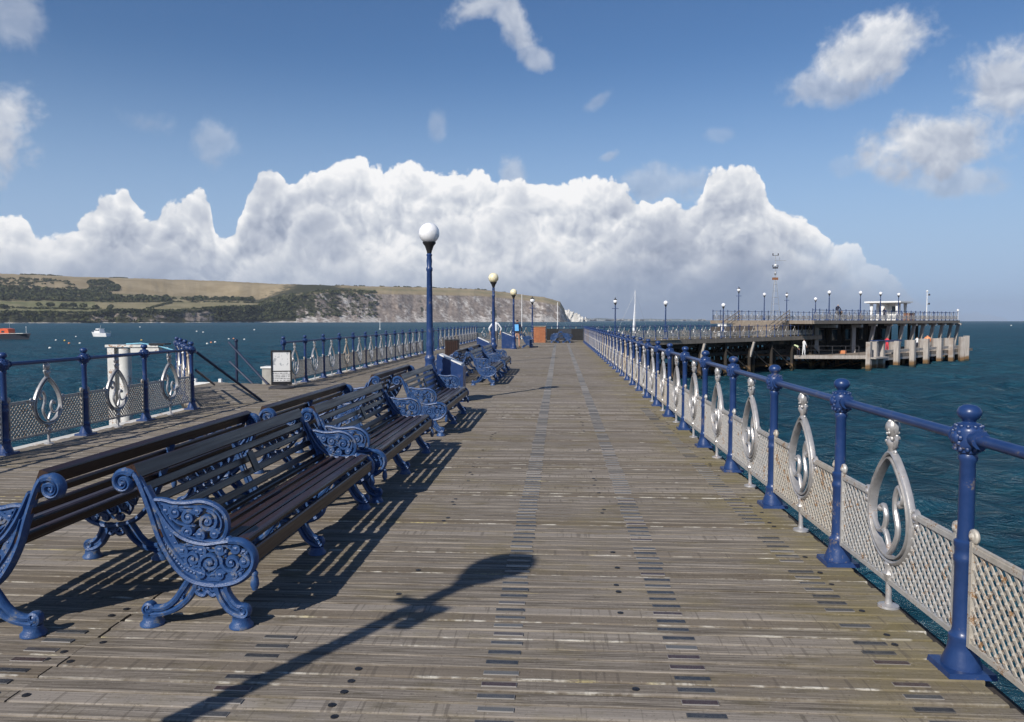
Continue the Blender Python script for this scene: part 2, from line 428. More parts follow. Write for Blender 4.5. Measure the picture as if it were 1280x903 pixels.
def deck_mat(name='weathered_deck_planks', tint=1.0):
    m, T, b = mat(name); W = worldpos(T)
    uv = T.new('ShaderNodeUVMap', uv_map='plank').outputs[0]         # u along the board in metres, v across -1..1
    at_ = T.new('ShaderNodeAttribute'); at_.attribute_name = 'rnd'
    r = T.m('FRACT', T.add(T.mul(orand(T), 7.31), at_.outputs['Fac']))
    r2 = T.m('FRACT', T.mul(r, 13.7))
    sep = T.new('ShaderNodeSeparateXYZ'); T.l.new(uv, sep.inputs[0]); u, v = sep.outputs[0], sep.outputs[1]
    cb = T.new('ShaderNodeCombineXYZ'); T.put(cb.inputs[0], u); T.put(cb.inputs[1], T.mad(v, 0.05, T.mul(r, 37.0))); T.put(cb.inputs[2], T.mul(r, 11.0))
    Q = cb.outputs[0]
    grain = T.noise(T.vm('MULTIPLY', Q, (2.2, 130.0, 1.0)), 1.0, 7, 0.72)
    grain2 = T.noise(T.vm('MULTIPLY', Q, (0.7, 42.0, 1.0)), 1.0, 5, 0.65)
    patch = T.noise(W, 1.3, 5, 0.62); big = T.noise(W, 0.32, 3); blot = T.noise(T.vm('MULTIPLY', W, (1.6, 5.0, 1.0)), 2.0, 6, 0.7)
    c = T.mix(T.sm(grain, 0.32, 0.70), rgb(0.072, 0.058, 0.042), rgb(0.312, 0.272, 0.228))
    c = T.mix(T.sm(grain2, 0.54, 0.72, 0, 0.65), c, rgb(0.41, 0.365, 0.31))
    c = T.mix(T.sm(grain2, 0.46, 0.30, 0, 0.75), c, rgb(0.060, 0.050, 0.037))
    # whole board lighter or browner
    c = T.mix(T.mul(T.sm(r, 0.55, 0.95), 0.45), c, rgb(0.35, 0.31, 0.27))
    c = T.mix(T.mul(T.sm(r2, 0.66, 1.0), 0.6), c, rgb(0.118, 0.090, 0.058))
    # algae and damp stains lying across the boards
    alg = T.mul(T.sm(T.mad(blot, 0.5, patch), 0.72, 0.98), 0.45)
    c = T.mix(alg, c, rgb(0.160, 0.128, 0.052))
    c = T.mix(T.mul(T.sm(blot, 0.54, 0.70), 0.55), c, rgb(0.080, 0.066, 0.045))
    c = T.mix(T.mul(T.sm(big, 0.5, 0.7), 0.25), c, rgb(0.31, 0.27, 0.235))
    sw = T.new('ShaderNodeSeparateXYZ'); T.l.new(W, sw.inputs[0])
    c = T.mix(T.mul(T.mul(T.sm(sw.outputs[0], 0.9, 1.8), T.sm(patch, 0.34, 0.62)), 0.55), c, rgb(0.185, 0.152, 0.058))
    speck = T.noise(W, 55.0, 4, 0.7)
    c = T.mix(T.mul(T.sm(speck, 0.56, 0.70), 0.55), c, rgb(0.055, 0.047, 0.036))
    c = T.mix(T.mul(T.sm(speck, 0.40, 0.28), 0.45), c, rgb(0.45, 0.42, 0.38))
    # pale crust along the board edges, and gap shade painted dark on the far edge
    av = T.m('ABSOLUTE', v)
    en = T.noise(T.vm('MULTIPLY', Q, (7.0, 60.0, 1.0)), 1.0, 6, 0.75); en2 = T.noise(T.vm('MULTIPLY', Q, (0.8, 3.0, 1.0)), 1.0, 3, 0.6)
    edge = T.sm(T.mad(T.sub(en, 0.5), 0.9, T.mul(v, -1.0)), 0.74, 0.90)
    crust = T.mul(edge, T.mul(T.sm(en, 0.36, 0.54), T.mul(T.sm(T.mad(r2, 0.36, T.mul(en2, 0.9)), 0.68, 0.82), T.sm(T.noise(T.vm('MULTIPLY', Q, (5.5, 3.0, 1.0)), 1.0, 3, 0.7), 0.44, 0.58))))
    c = T.mix(crust, c, T.mix(T.sm(en2, 0.60, 0.66), rgb(0.48, 0.45, 0.39), rgb(0.44, 0.37, 0.18)))
    gap = T.sm(T.mad(T.sub(en, 0.5), 0.30, v), 0.90, 1.0)
    c = T.mix(gap, c, rgb(0.03, 0.026, 0.019))
    # old cross marks
    saw = T.noise(T.vm('MULTIPLY', Q, (42.0, 1.2, 1.0)), 1.0, 2)
    c = T.mix(T.mul(T.mul(T.sm(saw, 0.58, 0.66), T.sm(r, 0.55, 0.75)), 0.5), c, rgb(0.09, 0.075, 0.06))
    T.put(b.inputs['Base Color'], c); b.inputs['Roughness'].default_value = 0.82
    b.inputs['Specular IOR Level'].default_value = 0.3
    T.put(b.inputs['Normal'], T.bump(T.add(T.mul(grain, 0.6), T.add(grain2, T.mul(crust, 0.6))), 0.65, 0.006))
    return m
M['deck'] = deck_mat()

def timber_mat(name, c0, c1, wet=None):
    m, T, b = mat(name); P = objco(T); W = worldpos(T)
    g = T.noise(T.vm('MULTIPLY', P, (14, 14, 0.8)), 1.0, 6, 0.65); n = T.noise(W, 0.9, 4)
    c = T.mix(T.sm(g, 0.3, 0.7), c0, c1)
    c = T.mix(T.mul(T.sm(n, 0.55, 0.75), 0.5), c, rgb(0.20, 0.12, 0.07))
    if wet:
        s = T.new('ShaderNodeSeparateXYZ'); T.l.new(W, s.inputs[0])
        z = T.add(s.outputs[2], T.mul(T.sub(n, 0.5), 0.6))
        c = T.mix(T.sm(z, -2.7, -3.1), c, rgb(0.17, 0.10, 0.045)); c = T.mix(T.sm(z, -3.25, -3.45), c, rgb(0.03, 0.035, 0.025))
    T.put(b.inputs['Base Color'], c); b.inputs['Roughness'].default_value = 0.85
    T.put(b.inputs['Normal'], T.bump(g, 0.5, 0.02))
    return m
M['pile_pale'] = timber_mat('pale_weathered_timber', rgb(0.29, 0.26, 0.235), rgb(0.46, 0.425, 0.39), True)
M['pile_dark'] = timber_mat('dark_tarred_timber', rgb(0.014, 0.012, 0.010), rgb(0.040, 0.032, 0.025), True)
M['timber_mid'] = timber_mat('brown_timber', rgb(0.16, 0.13, 0.10), rgb(0.28, 0.24, 0.20))

def plaque_mat():
    m, T, b = mat('engraved_metal_plaque'); P = objco(T); r = orand(T); at_ = T.new('ShaderNodeAttribute'); at_.attribute_name = 'rnd'
    r = T.m('FRACT', T.add(T.mul(r, 5.3), at_.outputs['Fac'])); W = worldpos(T)
    c = T.mix(T.sm(r, 0.2, 0.5), rgb(0.030, 0.031, 0.034), rgb(0.072, 0.071, 0.070))
    c = T.mix(T.sm(r, 0.74, 0.80), c, rgb(0.062, 0.036, 0.030))
    c = T.mix(T.sm(r, 0.9, 0.93), c, rgb(0.13, 0.125, 0.115))
    uv = T.new('ShaderNodeUVMap', uv_map='plank').outputs[0]
    s = T.new('ShaderNodeSeparateXYZ'); T.l.new(uv, s.inputs[0])
    rows = T.m('PINGPONG', T.mad(s.outputs[1], 2.5, 0.5), 0.5)
    let = T.noise(T.vm('MULTIPLY', W, (330, 90, 1)), 1.0, 2)
    tx = T.mul(T.mul(T.sm(rows, 0.28, 0.4), T.sm(let, 0.50, 0.56)), T.mul(T.sm(T.m('ABSOLUTE', s.outputs[0]), 0.8, 0.7), T.sm(T.m('ABSOLUTE', s.outputs[1]), 0.85, 0.75)))
    c = T.mix(T.mul(tx, 0.45), c, rgb(0.30, 0.30, 0.29))
    c = T.mix(T.mul(T.sm(T.noise(W, 40, 4), 0.5, 0.75), 0.4), c, rgb(0.16, 0.145, 0.12))
    rim = T.m('MAXIMUM', T.sm(T.m('ABSOLUTE', s.outputs[0]), 0.955, 0.985), T.sm(T.m('ABSOLUTE', s.outputs[1]), 0.84, 0.94))
    c = T.mix(T.mul(rim, T.sm(r, 0.25, 0.7, 0.25, 0.9)), c, rgb(0.30, 0.28, 0.26))
    T.put(b.inputs['Base Color'], c); b.inputs['Metallic'].default_value = 0.15; b.inputs['Roughness'].default_value = 0.42; b.inputs['Specular IOR Level'].default_value = 0.65
    return m
M['plaque'] = plaque_mat()

def sea_mat():
    m, T, b = mat('sea_water'); W = worldpos(T)
    s = T.new('ShaderNodeSeparateXYZ'); T.l.new(W, s.inputs[0])
    wp = T.vm('ADD', T.vm('MULTIPLY', W, (1.0, 1.0, 0.0)), T.vm('SCALE', T.noisec(W, 0.25, 2), 1.6))
    rot = T.new('ShaderNodeVectorRotate', rotation_type='Z_AXIS'); T.put(rot.inputs['Vector'], wp); rot.inputs['Angle'].default_value = 0.5
    R = rot.outputs[0]
    n1 = T.noise(T.vm('MULTIPLY', R, (0.75, 1.25, 1)), 1.0, 6, 0.66, 0.9)
    n2 = T.noise(T.vm('MULTIPLY', R, (0.12, 0.30, 1)), 1.0, 4, 0.55, 0.3)
    n3 = T.noise(T.vm('MULTIPLY', R, (2.8, 4.2, 1)), 1.0, 5, 0.65, 0.6)
    h = T.mad(n1, 0.50, T.mad(n2, 0.8, T.mul(n3, 0.16)))
    patch = T.noise(T.vm('MULTIPLY', W, (0.004, 0.022, 1)), 1.0, 4, 0.6)
    c = T.mix(T.sm(patch, 0.35, 0.7), rgb(0.0095, 0.060, 0.092), rgb(0.0145, 0.084, 0.118))
    c = T.mix(T.sm(n1, 0.62, 0.34, 0, 0.7), c, rgb(0.0030, 0.026, 0.042))  # shade of the wave troughs painted into the water colour
    T.n.remove(b)
    nrm = T.bump(h, 1.0, 1.0)
    df = T.new('ShaderNodeBsdfDiffuse'); T.put(df.inputs['Color'], c); T.put(df.inputs['Normal'], nrm)
    gl = T.new('ShaderNodeBsdfGlossy'); gl.inputs['Roughness'].default_value = 0.24; gl.inputs['Color'].default_value = rgb(0.9, 0.95, 1.0); T.put(gl.inputs['Normal'], nrm)
    fr = T.new('ShaderNodeFresnel'); fr.inputs['IOR'].default_value = 1.33; T.put(fr.inputs['Normal'], nrm)
    mx = T.new('ShaderNodeMixShader'); T.put(mx.inputs[0], T.lin(fr.outputs[0], 0.02, 0.9, 0.03, 0.30)); T.l.new(df.outputs[0], mx.inputs[1]); T.l.new(gl.outputs[0], mx.inputs[2])
    T.l.new(mx.outputs[0], T.n['Material Output'].inputs[0])
    return m
M['sea'] = sea_mat()

# ------------------------------------------------------------------ sea
SEA = -3.6
def sea_mesh():
    r = np.concatenate([[0.0], np.geomspace(3.0, 9000.0, 520)])
    th = np.concatenate([np.linspace(-62, 58, 420), np.linspace(58, 298, 40)[1:-1]]) * PI / 180
    Rg, Tg = np.meshgrid(r, th, indexing='ij'); X = Rg * np.sin(Tg); Y = Rg * np.cos(Tg); Z = np.zeros_like(X)
    w = np.random.default_rng(5)
    for i in range(56):
        lam = 0.9 * (9.0 / 0.9) ** w.random(); a = math.radians(215) + w.normal(0, 0.55); k = 2 * PI / lam
        amp = 0.0135 * lam ** 0.75 * (0.5 + w.random())
        fade = np.clip((lam / (Rg * 0.0155 + 1e-6) - 1.6) / 2.0, 0, 1)
        ph = k * (X * math.sin(a) + Y * math.cos(a)) + w.random() * 2 * PI
        Z += amp * fade * (np.sin(ph) + 0.22 * np.sin(2 * ph + 1.2))
    nr, nt = X.shape
    co = np.stack([X, Y, Z + SEA], -1).reshape(-1, 3)
    i = np.arange(nr - 1)[:, None] * nt; j = np.arange(nt)[None, :]; j2 = (j + 1) % nt
    fc = np.stack([i + j, i + nt + j, i + nt + j2, i + j2], -1).reshape(-1, 4)
    fc = fc[nt:]                                                     # the innermost ring collapses to a point: fan it
    fan = np.stack([np.full(nt, 0), nt + np.arange(nt), nt + (np.arange(nt) + 1) % nt], -1)
    me = bpy.data.meshes.new('sea'); me.from_pydata(co.tolist(), [], fc[:, ::-1].tolist() + fan[:, ::-1].tolist()); me.update()
    me.polygons.foreach_set('use_smooth', [True] * len(me.polygons)); me.materials.append(M['sea'])
    if me.polygons[len(me.polygons) // 2].normal.z < 0: me.flip_normals()
    tag(link('sea', me), kind='structure')
sea_mesh()

# ------------------------------------------------------------------ headland
def vnoise(x, y, seed=0):
    x = np.asarray(x, float); y = np.asarray(y, float)
    xi = np.floor(x).astype(np.int64); yi = np.floor(y).astype(np.int64); fx = x - xi; fy = y - yi
    fx = fx * fx * (3 - 2 * fx); fy = fy * fy * (3 - 2 * fy)
    def h(a, b):
        n = (a * 374761393 + b * 668265263 + seed * 974711) & 0x7fffffff
        n = ((n ^ (n >> 13)) * 1274126177) & 0x7fffffff
        return ((n ^ (n >> 16)) & 0xffff) / 65535.0
    return (h(xi, yi) * (1 - fx) + h(xi + 1, yi) * fx) * (1 - fy) + (h(xi, yi + 1) * (1 - fx) + h(xi + 1, yi + 1) * fx) * fy
def fbm(x, y, o=4, seed=0):
    s = 0; a = 0.5
    for i in range(o): s = s + a * vnoise(x * 2 ** i, y * 2 ** i, seed + i); a *= 0.5
    return s / (1 - 0.5 ** o)
def itp(x, pts): return np.interp(x, [p[0] for p in pts], [p[1] for p in pts])
SHORE_D = [(-700, 900), (-300, 1150), (0, 1420), (200, 1700), (330, 2000), (420, 2150), (600, 2650), (700, 2950), (712, 3050)]
CL_Y = [(-700, 388), (-200, 391), (0, 391), (110, 392), (150, 388), (220, 389), (280, 384), (325, 383), (345, 377), (370, 370), (405, 365), (440, 366), (520, 367.5), (600, 369.5), (640, 373), (680, 378), (698, 382), (705, 391), (709, 401)]
FI_Y = [(-700, 368), (0, 375.5), (150, 376.5), (290, 376), (325, 377), (345, 371), (370, 366.5), (405, 361.5), (440, 362.5), (520, 364), (600, 366.5), (640, 370.5), (680, 375.5), (700, 380), (705, 387), (709, 400.5)]
WO_Y = [(-700, 352), (0, 358), (60, 360), (150, 366), (230, 370), (300, 373), (325, 374), (345, 369), (370, 363), (405, 358.8), (440, 359.4), (520, 361), (600, 364), (640, 368.6), (680, 373.6), (700, 378.6), (705, 386.5), (709, 400.2)]
RI_Y = [(-700, 330), (-200, 336), (0, 341), (60, 343), (120, 346), (200, 348), (300, 352), (345, 354.5), (405, 356.5), (440, 357.3), (520, 359), (600, 362), (640, 367), (680, 372), (700, 377.5), (705, 386), (709, 400)]
def CLW(x): return itp(x, [(-700, 30), (300, 34), (340, 100), (420, 170), (640, 150), (700, 60), (712, 10)])
def FIW(x): return itp(x, [(-700, 300), (260, 330), (420, 40), (712, 25)])
def WOW(x): return itp(x, [(-700, 260), (240, 200), (420, 40), (712, 20)])
def RIW(x): return itp(x, [(-700, 500), (220, 430), (440, 60), (712, 20)])
def headland():
    xs = np.arange(-420, 710, 1.25); nx = len(xs)
    ROWS = [(0, i / 16) for i in range(16)] + [(1, i / 10) for i in range(10)] + [(2, i / 8) for i in range(8)] + [(3, i / 10) for i in range(11)] + [(4, 0.5), (4, 1.0)]
    verts = []; cov = []
    Ds = itp(xs, SHORE_D) + 25 * (fbm(xs * 0.05, xs * 0, 4, 3) - 0.5)
    dd = np.cumsum([0 * xs, CLW(xs), FIW(xs), WOW(xs), RIW(xs)], axis=0)
    ys = [None, itp(xs, CL_Y), itp(xs, FI_Y), itp(xs, WO_Y), itp(xs, RI_Y)]
    ysh = np.array([ground(x, 0, 0)[0] * 0 for x in xs])
    R = [ray(x, 401.0) for x in xs]
    hz = 401.0
    def zof(y, D):  # height above the eye plane in px -> metres
        return EYE + (hz - y) * D / F
    for (k, t) in ROWS:
        big = np.clip((xs - 330) / 80, 0, 1)
        if k == 0:
            tt = t
            cut = fbm(xs * 0.11 + tt * 1.5, tt * 5.0 + xs * 0.01, 5, 20)
            D = Ds + dd[1] * (tt ** (0.75 - 0.17 * big)) + (cut - 0.5) * (14 + 16 * big) * math.sin(PI * min(1, tt * 1.1 + 0.05))
            z1 = zof(ys[1] + (fbm(xs * 0.2, xs * 0, 3, 9) - 0.5) * 2.4 * (1 - 0.7 * big), Ds + dd[1])
            zz = SEA + 0.4 + (z1 - SEA - 0.4) * (tt ** (0.85) if tt > 0 else 0)
            if t == 0: zz = zz * 0 + SEA - 1
            c = [cliff_col(x, tt, b) for x, b in zip(xs, big)]
        elif k < 4:
            D = Ds + dd[k] + (dd[k + 1] - dd[k]) * t
            za = zof(ys[k], Ds + dd[k]); zb = zof(ys[k + 1], Ds + dd[k + 1]); zz = za + (zb - za) * (t if k < 3 else math.sin(t * PI / 2) ** 1.15)
            zz = zz + (fbm(xs * 0.06, D * 0.006, 4, 40) - 0.5) * 5 * (0 if (k == 3 and t > 0.9) else 1)
            if k == 1 and t == 0: zz = za
            if k == 3 and t >= 0.9: zz = zz + (fbm(xs * 0.3, xs * 0, 3, 44) - 0.5) * 2
            c = [land_col(k, x, t) for x in xs]
        else:
            D = Ds + dd[4] + 500 * t; zz = zof(ys[4], Ds + dd[4]) - (zof(ys[4], Ds + dd[4]) - SEA) * (0.25 if t < 1 else 1.05)
            c = [land_col(3, x, 1) for x in xs]
        for i in range(nx):
            sc = D[i] / R[i][1]
            verts.append((R[i][0] * sc, D[i], zz[i])); cov.append(c[i])
    faces = []
    nr = len(ROWS)
    for r in range(nr - 1):
        for i in range(nx - 1): faces.append((r * nx + i, r * nx + i + 1, (r + 1) * nx + i + 1, (r + 1) * nx + i))
    me = bpy.data.meshes.new('headland'); me.from_pydata(verts, [], faces); me.update()
    a = me.attributes.new('cover', 'FLOAT_COLOR', 'POINT'); a.data.foreach_set('color', np.array(cov, np.float32).ravel())
    me.polygons.foreach_set('use_smooth', [True] * len(faces))
    m, T, b = mat('headland_ground'); at_ = T.new('ShaderNodeAttribute'); at_.attribute_name = 'cover'
    W = worldpos(T); Wr = T.vm('MULTIPLY', W, (1, 1, 1))
    n1 = T.noise(W, 0.045, 6, 0.7); n2 = T.noise(T.vm('MULTIPLY', W, (1, 1, 0.9)), 0.085, 6, 0.74); n3 = T.noise(W, 0.012, 4, 0.6)
    sx = T.new('ShaderNodeSeparateColor'); T.l.new(at_.outputs['Color'], sx.inputs[0])
    rock = sx.outputs[0]; chalk = sx.outputs[1]; green = sx.outputs[2]; kind = at_.outputs['Alpha']
    grass = T.mix(T.sm(n3, 0.35, 0.65), rgb(0.275, 0.215, 0.125), rgb(0.350, 0.280, 0.175))
    grass = T.mix(T.sm(n1, 0.5, 0.72, 0, 0.5), grass, rgb(0.180, 0.148, 0.080))
    field = T.mix(T.sm(n3, 0.4, 0.6), rgb(0.150, 0.155, 0.070), rgb(0.225, 0.205, 0.110))
    land = T.mix(kind, grass, field)
    scrub = T.mix(n1, rgb(0.026, 0.030, 0.015), rgb(0.066, 0.064, 0.036))
    land = T.mix(T.sm(T.mad(T.sub(n1, 0.5), 0.9, green), 0.35, 0.6), land, scrub)
    earth = T.mix(T.sm(n2, 0.35, 0.65), rgb(0.165, 0.130, 0.106), rgb(0.350, 0.292, 0.250))
    chk = T.mix(T.sm(n2, 0.3, 0.7), rgb(0.36, 0.32, 0.28), rgb(0.62, 0.58, 0.53))
    rk = T.mix(T.sm(T.mad(T.sub(n2, 0.5), 1.6, chalk), 0.40, 0.70), earth, chk)
    rk = T.mix(T.sm(T.mad(T.sub(n1, 0.5), 1.7, green), 0.45, 0.7), rk, scrub)
    T.put(b.inputs['Base Color'], T.mix(rock, land, rk)); b.inputs['Roughness'].default_value = 0.95; b.inputs['Specular IOR Level'].default_value = 0.1
    T.put(b.inputs['Normal'], T.bump(T.mad(n2, 0.6, n1), 0.5, 4.0))
    me.materials.append(m)
    o = link('headland_hills', me); tag(o, kind='structure')
    return o
def cliff_col(x, t, big):
    ch = float(fbm(np.array([x * 0.055]), np.array([t * 0.8]), 4, 60)[0])
    st = float(fbm(np.array([x * 0.13 + t * 3.0]), np.array([t * 2.2 + x * 0.02]), 4, 63)[0])
    if big > 0.5:
        chalk = 0.25 + 0.8 * max(0, 0.32 - t) + 1.1 * (st - 0.45) + (0.2 if 350 < x < 372 and 0.3 < t < 0.8 else 0)
        green = 0.80 * (ch - 0.50) * 2 + (0.55 if x < 455 else 0.0) * (1 if t > 0.18 else 0.2) - (0.5 if t < 0.1 else 0) + 0.06
        return (1, min(1, max(0, chalk)), min(1, max(0, green)), 0)
    chalk = 0.0 + 0.5 * (st - 0.5) + (0.8 if t < 0.08 else 0)
    green = 1.05 + 0.8 * (ch - 0.5) - (0.95 if t < 0.05 else 0) - (0.50 + 1.2 * (st - 0.5) if (112 < x < 270) and 0.1 < t < 0.8 else 0.0)
    return (1, min(1, max(0, chalk)), min(1, max(0, green)), 0)
def land_col(k, x, t):
    ch = float(fbm(np.array([x * 0.02]), np.array([k + t * 1.0]), 4, 80)[0])
    if k == 1:
        if x > 400: return (0.0, 0, min(0.34, max(0.1, 0.34 - (x - 440) / 200)) + 0.9 * (ch - 0.5), 0.0)
        kind = 1.0 if (x < 130 or t > 0.4) and x < 120 else 0.55
        g = 0.5 * min(1, max(0, (x - 300) / 40))
        return (0.0, 0, g, kind)
    if k == 2: return (0, 0, 0.40 + 0.3 * min(1, max(0, (x - 305) / 40)) - 0.45 * min(1, max(0, (x - 410) / 50)), 0.5)
    if x > 325: return (0, 0, min(1, max(0, 0.6 - max(0, (385 - x) / 55) * (0.2 + 0.6 * t) - max(0, (x - 410) / 60))) + 0.1, 0)
    return (0, 0, max(0, 0.05 + 0.5 * (ch - 0.5)) + (0.25 if (t < 0.35 and x < 140) else 0), 0)
headland()

# foliage on the headland: leaf-faced clumps
def leaf_mat():
    m, T, b = mat('far_foliage'); W = worldpos(T); n = T.noise(W, 0.06, 4); n2 = T.noise(W, 0.6, 2)
    c = T.mix(T.sm(n, 0.35, 0.68), rgb(0.042, 0.054, 0.024), rgb(0.092, 0.098, 0.044)); c = T.mix(T.mul(T.sm(n2, 0.5, 0.8), 0.4), c, rgb(0.10, 0.10, 0.04))
    T.put(b.inputs['Base Color'], c); b.inputs['Roughness'].default_value = 0.9; b.inputs['Specular IOR Level'].default_value = 0.15
    return m
M['leaf'] = leaf_mat()
def clump(V, Fc, c, r, h, n=46):
    for i in range(n):
        a = random.uniform(0, 2 * PI); zz = random.uniform(-0.15, 1); rr = math.sqrt(max(0.02, 1 - zz * zz)) * random.uniform(0.75, 1.05)
        p = Vector((c[0] + r * rr * math.cos(a), c[1] + r * rr * math.sin(a), c[2] + h * (0.35 + 0.62 * zz)))
        s = r * random.uniform(0.28, 0.5)
        d1 = Vector((random.gauss(0, 1), random.gauss(0, 1), random.gauss(0, 0.6))).normalized() * s
        d2 = Vector((random.gauss(0, 1), random.gauss(0, 1), random.gauss(0, 1))).normalized() * s
        b = len(V); V += [tuple(p - d1), tuple(p + d2), tuple(p + d1), tuple(p - d2)]; Fc.append((b, b + 1, b + 2, b + 3))
def land_point(x, k, t):
    Ds = float(itp(x, SHORE_D)); dds = [0, CLW(x), FIW(x), WOW(x), RIW(x)]; cum = np.cumsum(dds)
    Y = [None, CL_Y, FI_Y, WO_Y, RI_Y]
    D = Ds + cum[k] + (cum[k + 1] - cum[k]) * t
    za = EYE + (401 - float(itp(x, Y[k]))) * (Ds + cum[k]) / F; zb = EYE + (401 - float(itp(x, Y[k + 1]))) * (Ds + cum[k + 1]) / F
    z = za + (zb - za) * (t if k < 3 else math.sin(t * PI / 2) ** 1.15)
    r = ray(x, 401.0); return (r[0] * D / r[1], D, z)
def woods():
    V = []; Fc = []
    for i in range(1500):                     # the wood belt
        x = random.uniform(-400, 318); t = random.random()
        dens = 1.0 if x < 130 else (0.8 if x < 230 else 0.75)
        if 215 < x < 236 and random.random() < 0.8: continue
        if random.random() > dens: continue
        hgt = 1.0 if x < 140 else 0.55
        if x > 140 and t > 0.55: continue
        p = land_point(x, 2, t * 0.9); s = random.uniform(7, 12); clump(V, Fc, (p[0], p[1], p[2] - 1), s * 0.8, s * 1.05, 34)
    for i in range(90):                      # patch on the hill flank
        x = random.uniform(112, 148); t = random.uniform(0.02, 0.5) * (1.1 - abs(x - 128) / 60)
        p = land_point(x, 3, t); s = random.uniform(6, 10); clump(V, Fc, p, s * 1.0, s * .7, 30)
    for i in range(240):
        x = random.uniform(-100, 95); t = random.uniform(0.02, 0.45)
        if fbm(np.array([x * 0.05]), np.array([t * 3]), 3, 5)[0] < 0.5: continue
        p = land_point(x, 3, t); s = random.uniform(4, 8); clump(V, Fc, p, s, s * 0.7, 24)
    for i in range(900):                      # scrub along the low cliff top
        x = random.uniform(-400, 335); p = land_point(x, 1, random.uniform(-0.02, 0.05)); s = random.uniform(4, 9)
        clump(V, Fc, (p[0], p[1], p[2] - 3), s, s * 0.75, 22)
    for i in range(260):                      # scrub on the big slope and brow
        x = random.uniform(325, 470); p = land_point(x, 1, random.uniform(-0.1, 0.9)); s = random.uniform(4, 8)
        clump(V, Fc, (p[0], p[1], p[2] - 2), s, s * 0.6, 22)
    def cliff_point(x, t):
        big = min(1, max(0, (x - 330) / 80)); D0 = float(itp(x, SHORE_D)); D1 = D0 + float(CLW(x)); D = D0 + (D1 - D0) * t ** (0.75 - 0.17 * big)
        zt = EYE + (401 - float(itp(x, CL_Y))) * D1 / F; r = ray(x, 401.0)
        return (r[0] * D / r[1], D, SEA + (zt - SEA) * t ** 0.85)
    for i in range(1300):                     # scrub clinging to the slopes above the beach
        x = random.choice([random.uniform(262, 395), random.uniform(262, 370), random.uniform(-400, 115), random.uniform(110, 270), random.uniform(390, 470)]); t = random.uniform(0.12, 0.98)
        if 112 < x < 270 and 0.15 < t < 0.75 and random.random() < 0.75: continue
        if x > 390 and random.random() < 0.5: continue
        p = cliff_point(x, t); s = random.uniform(3, 7); clump(V, Fc, (p[0], p[1] - 2, p[2] - 2), s * 1.3, s * 0.75, 16)
    for i in range(120):                      # bushes on the ridge
        x = random.choice([random.uniform(28, 80), random.uniform(400, 640), random.uniform(140, 160)]); p = land_point(x, 3, random.uniform(0.85, 0.99)); s = random.uniform(2.5, 5)
        clump(V, Fc, (p[0], p[1], p[2] - 1), s * 1.4, s * 0.8, 20)
    for (xa, ta, xb, tb) in ((135, 0.05, 140, 0.5), (180, 0.05, 215, 0.85), (0, 0.35, 125, 0.28), (0, 0.02, 140, 0.02), (215, 0.9, 330, 0.6), (120, 0.9, 215, 0.92), (-200, 0.4, 0, 0.35)):
        for i in range(70):
            t = random.random(); p = land_point(xa + (xb - xa) * t, 1, ta + (tb - ta) * t); s = random.uniform(3, 5.5); clump(V, Fc, (p[0], p[1], p[2] - 1), s, s, 18)
    me = bpy.data.meshes.new('far_wood'); me.from_pydata(V, [], Fc); me.materials.append(M['leaf'])
    tag(link('far_wood', me), kind='stuff')
woods()
for x, t, s, lab in ((6, 0.30, 13, 'lone dark tree at the left end of the green coastal fields'), (49, 0.5, 12, 'round bushy tree standing alone in the middle of the green field'),
                     (64, 0.46, 14, 'rounder of two field trees left of the clipped hedge row'), (80, 0.40, 15, 'tallest dark tree starting the clump in the coastal field'),
                     (92, 0.40, 15, 'middle dark tree of the clump in the coastal field'), (104, 0.42, 14, 'right hand dark tree of the clump in the coastal field'),
                     (120, 0.22, 14, 'low dark tree beside the field hedge above the cliff')):
    p = land_point(x, 1, t)
    r = thing('field_tree', lab, 'tree', (p[0], p[1], p[2] - 1), 0, 'trees in the coastal fields')
    tb = MB(); tb.tube([(0, 0, 0), (0.2, 0, s * 0.3), (0, 0.2, s * 0.5)], [0.7, 0.5, 0.25], 6); tb.tube([(0.1, 0, s * .3), (s * .2, 0, s * .55)], [0.3, 0.12], 5); tb.tube([(0.1, 0, s * .3), (-s * .2, 0.3, s * .6)], [0.3, 0.12], 5)
    tb.obj('trunk', M['pile_dark'], r)
    V = []; Fc = []
    for q in range(5): clump(V, Fc, (random.uniform(-.3, .3) * s, random.uniform(-.3, .3) * s, s * random.uniform(0.12, 0.3)), s * 0.42, s * 0.6, 40)
    me = bpy.data.meshes.new('crown'); me.from_pydata(V, [], Fc); me.materials.append(M['leaf']); link('crown', me, r)

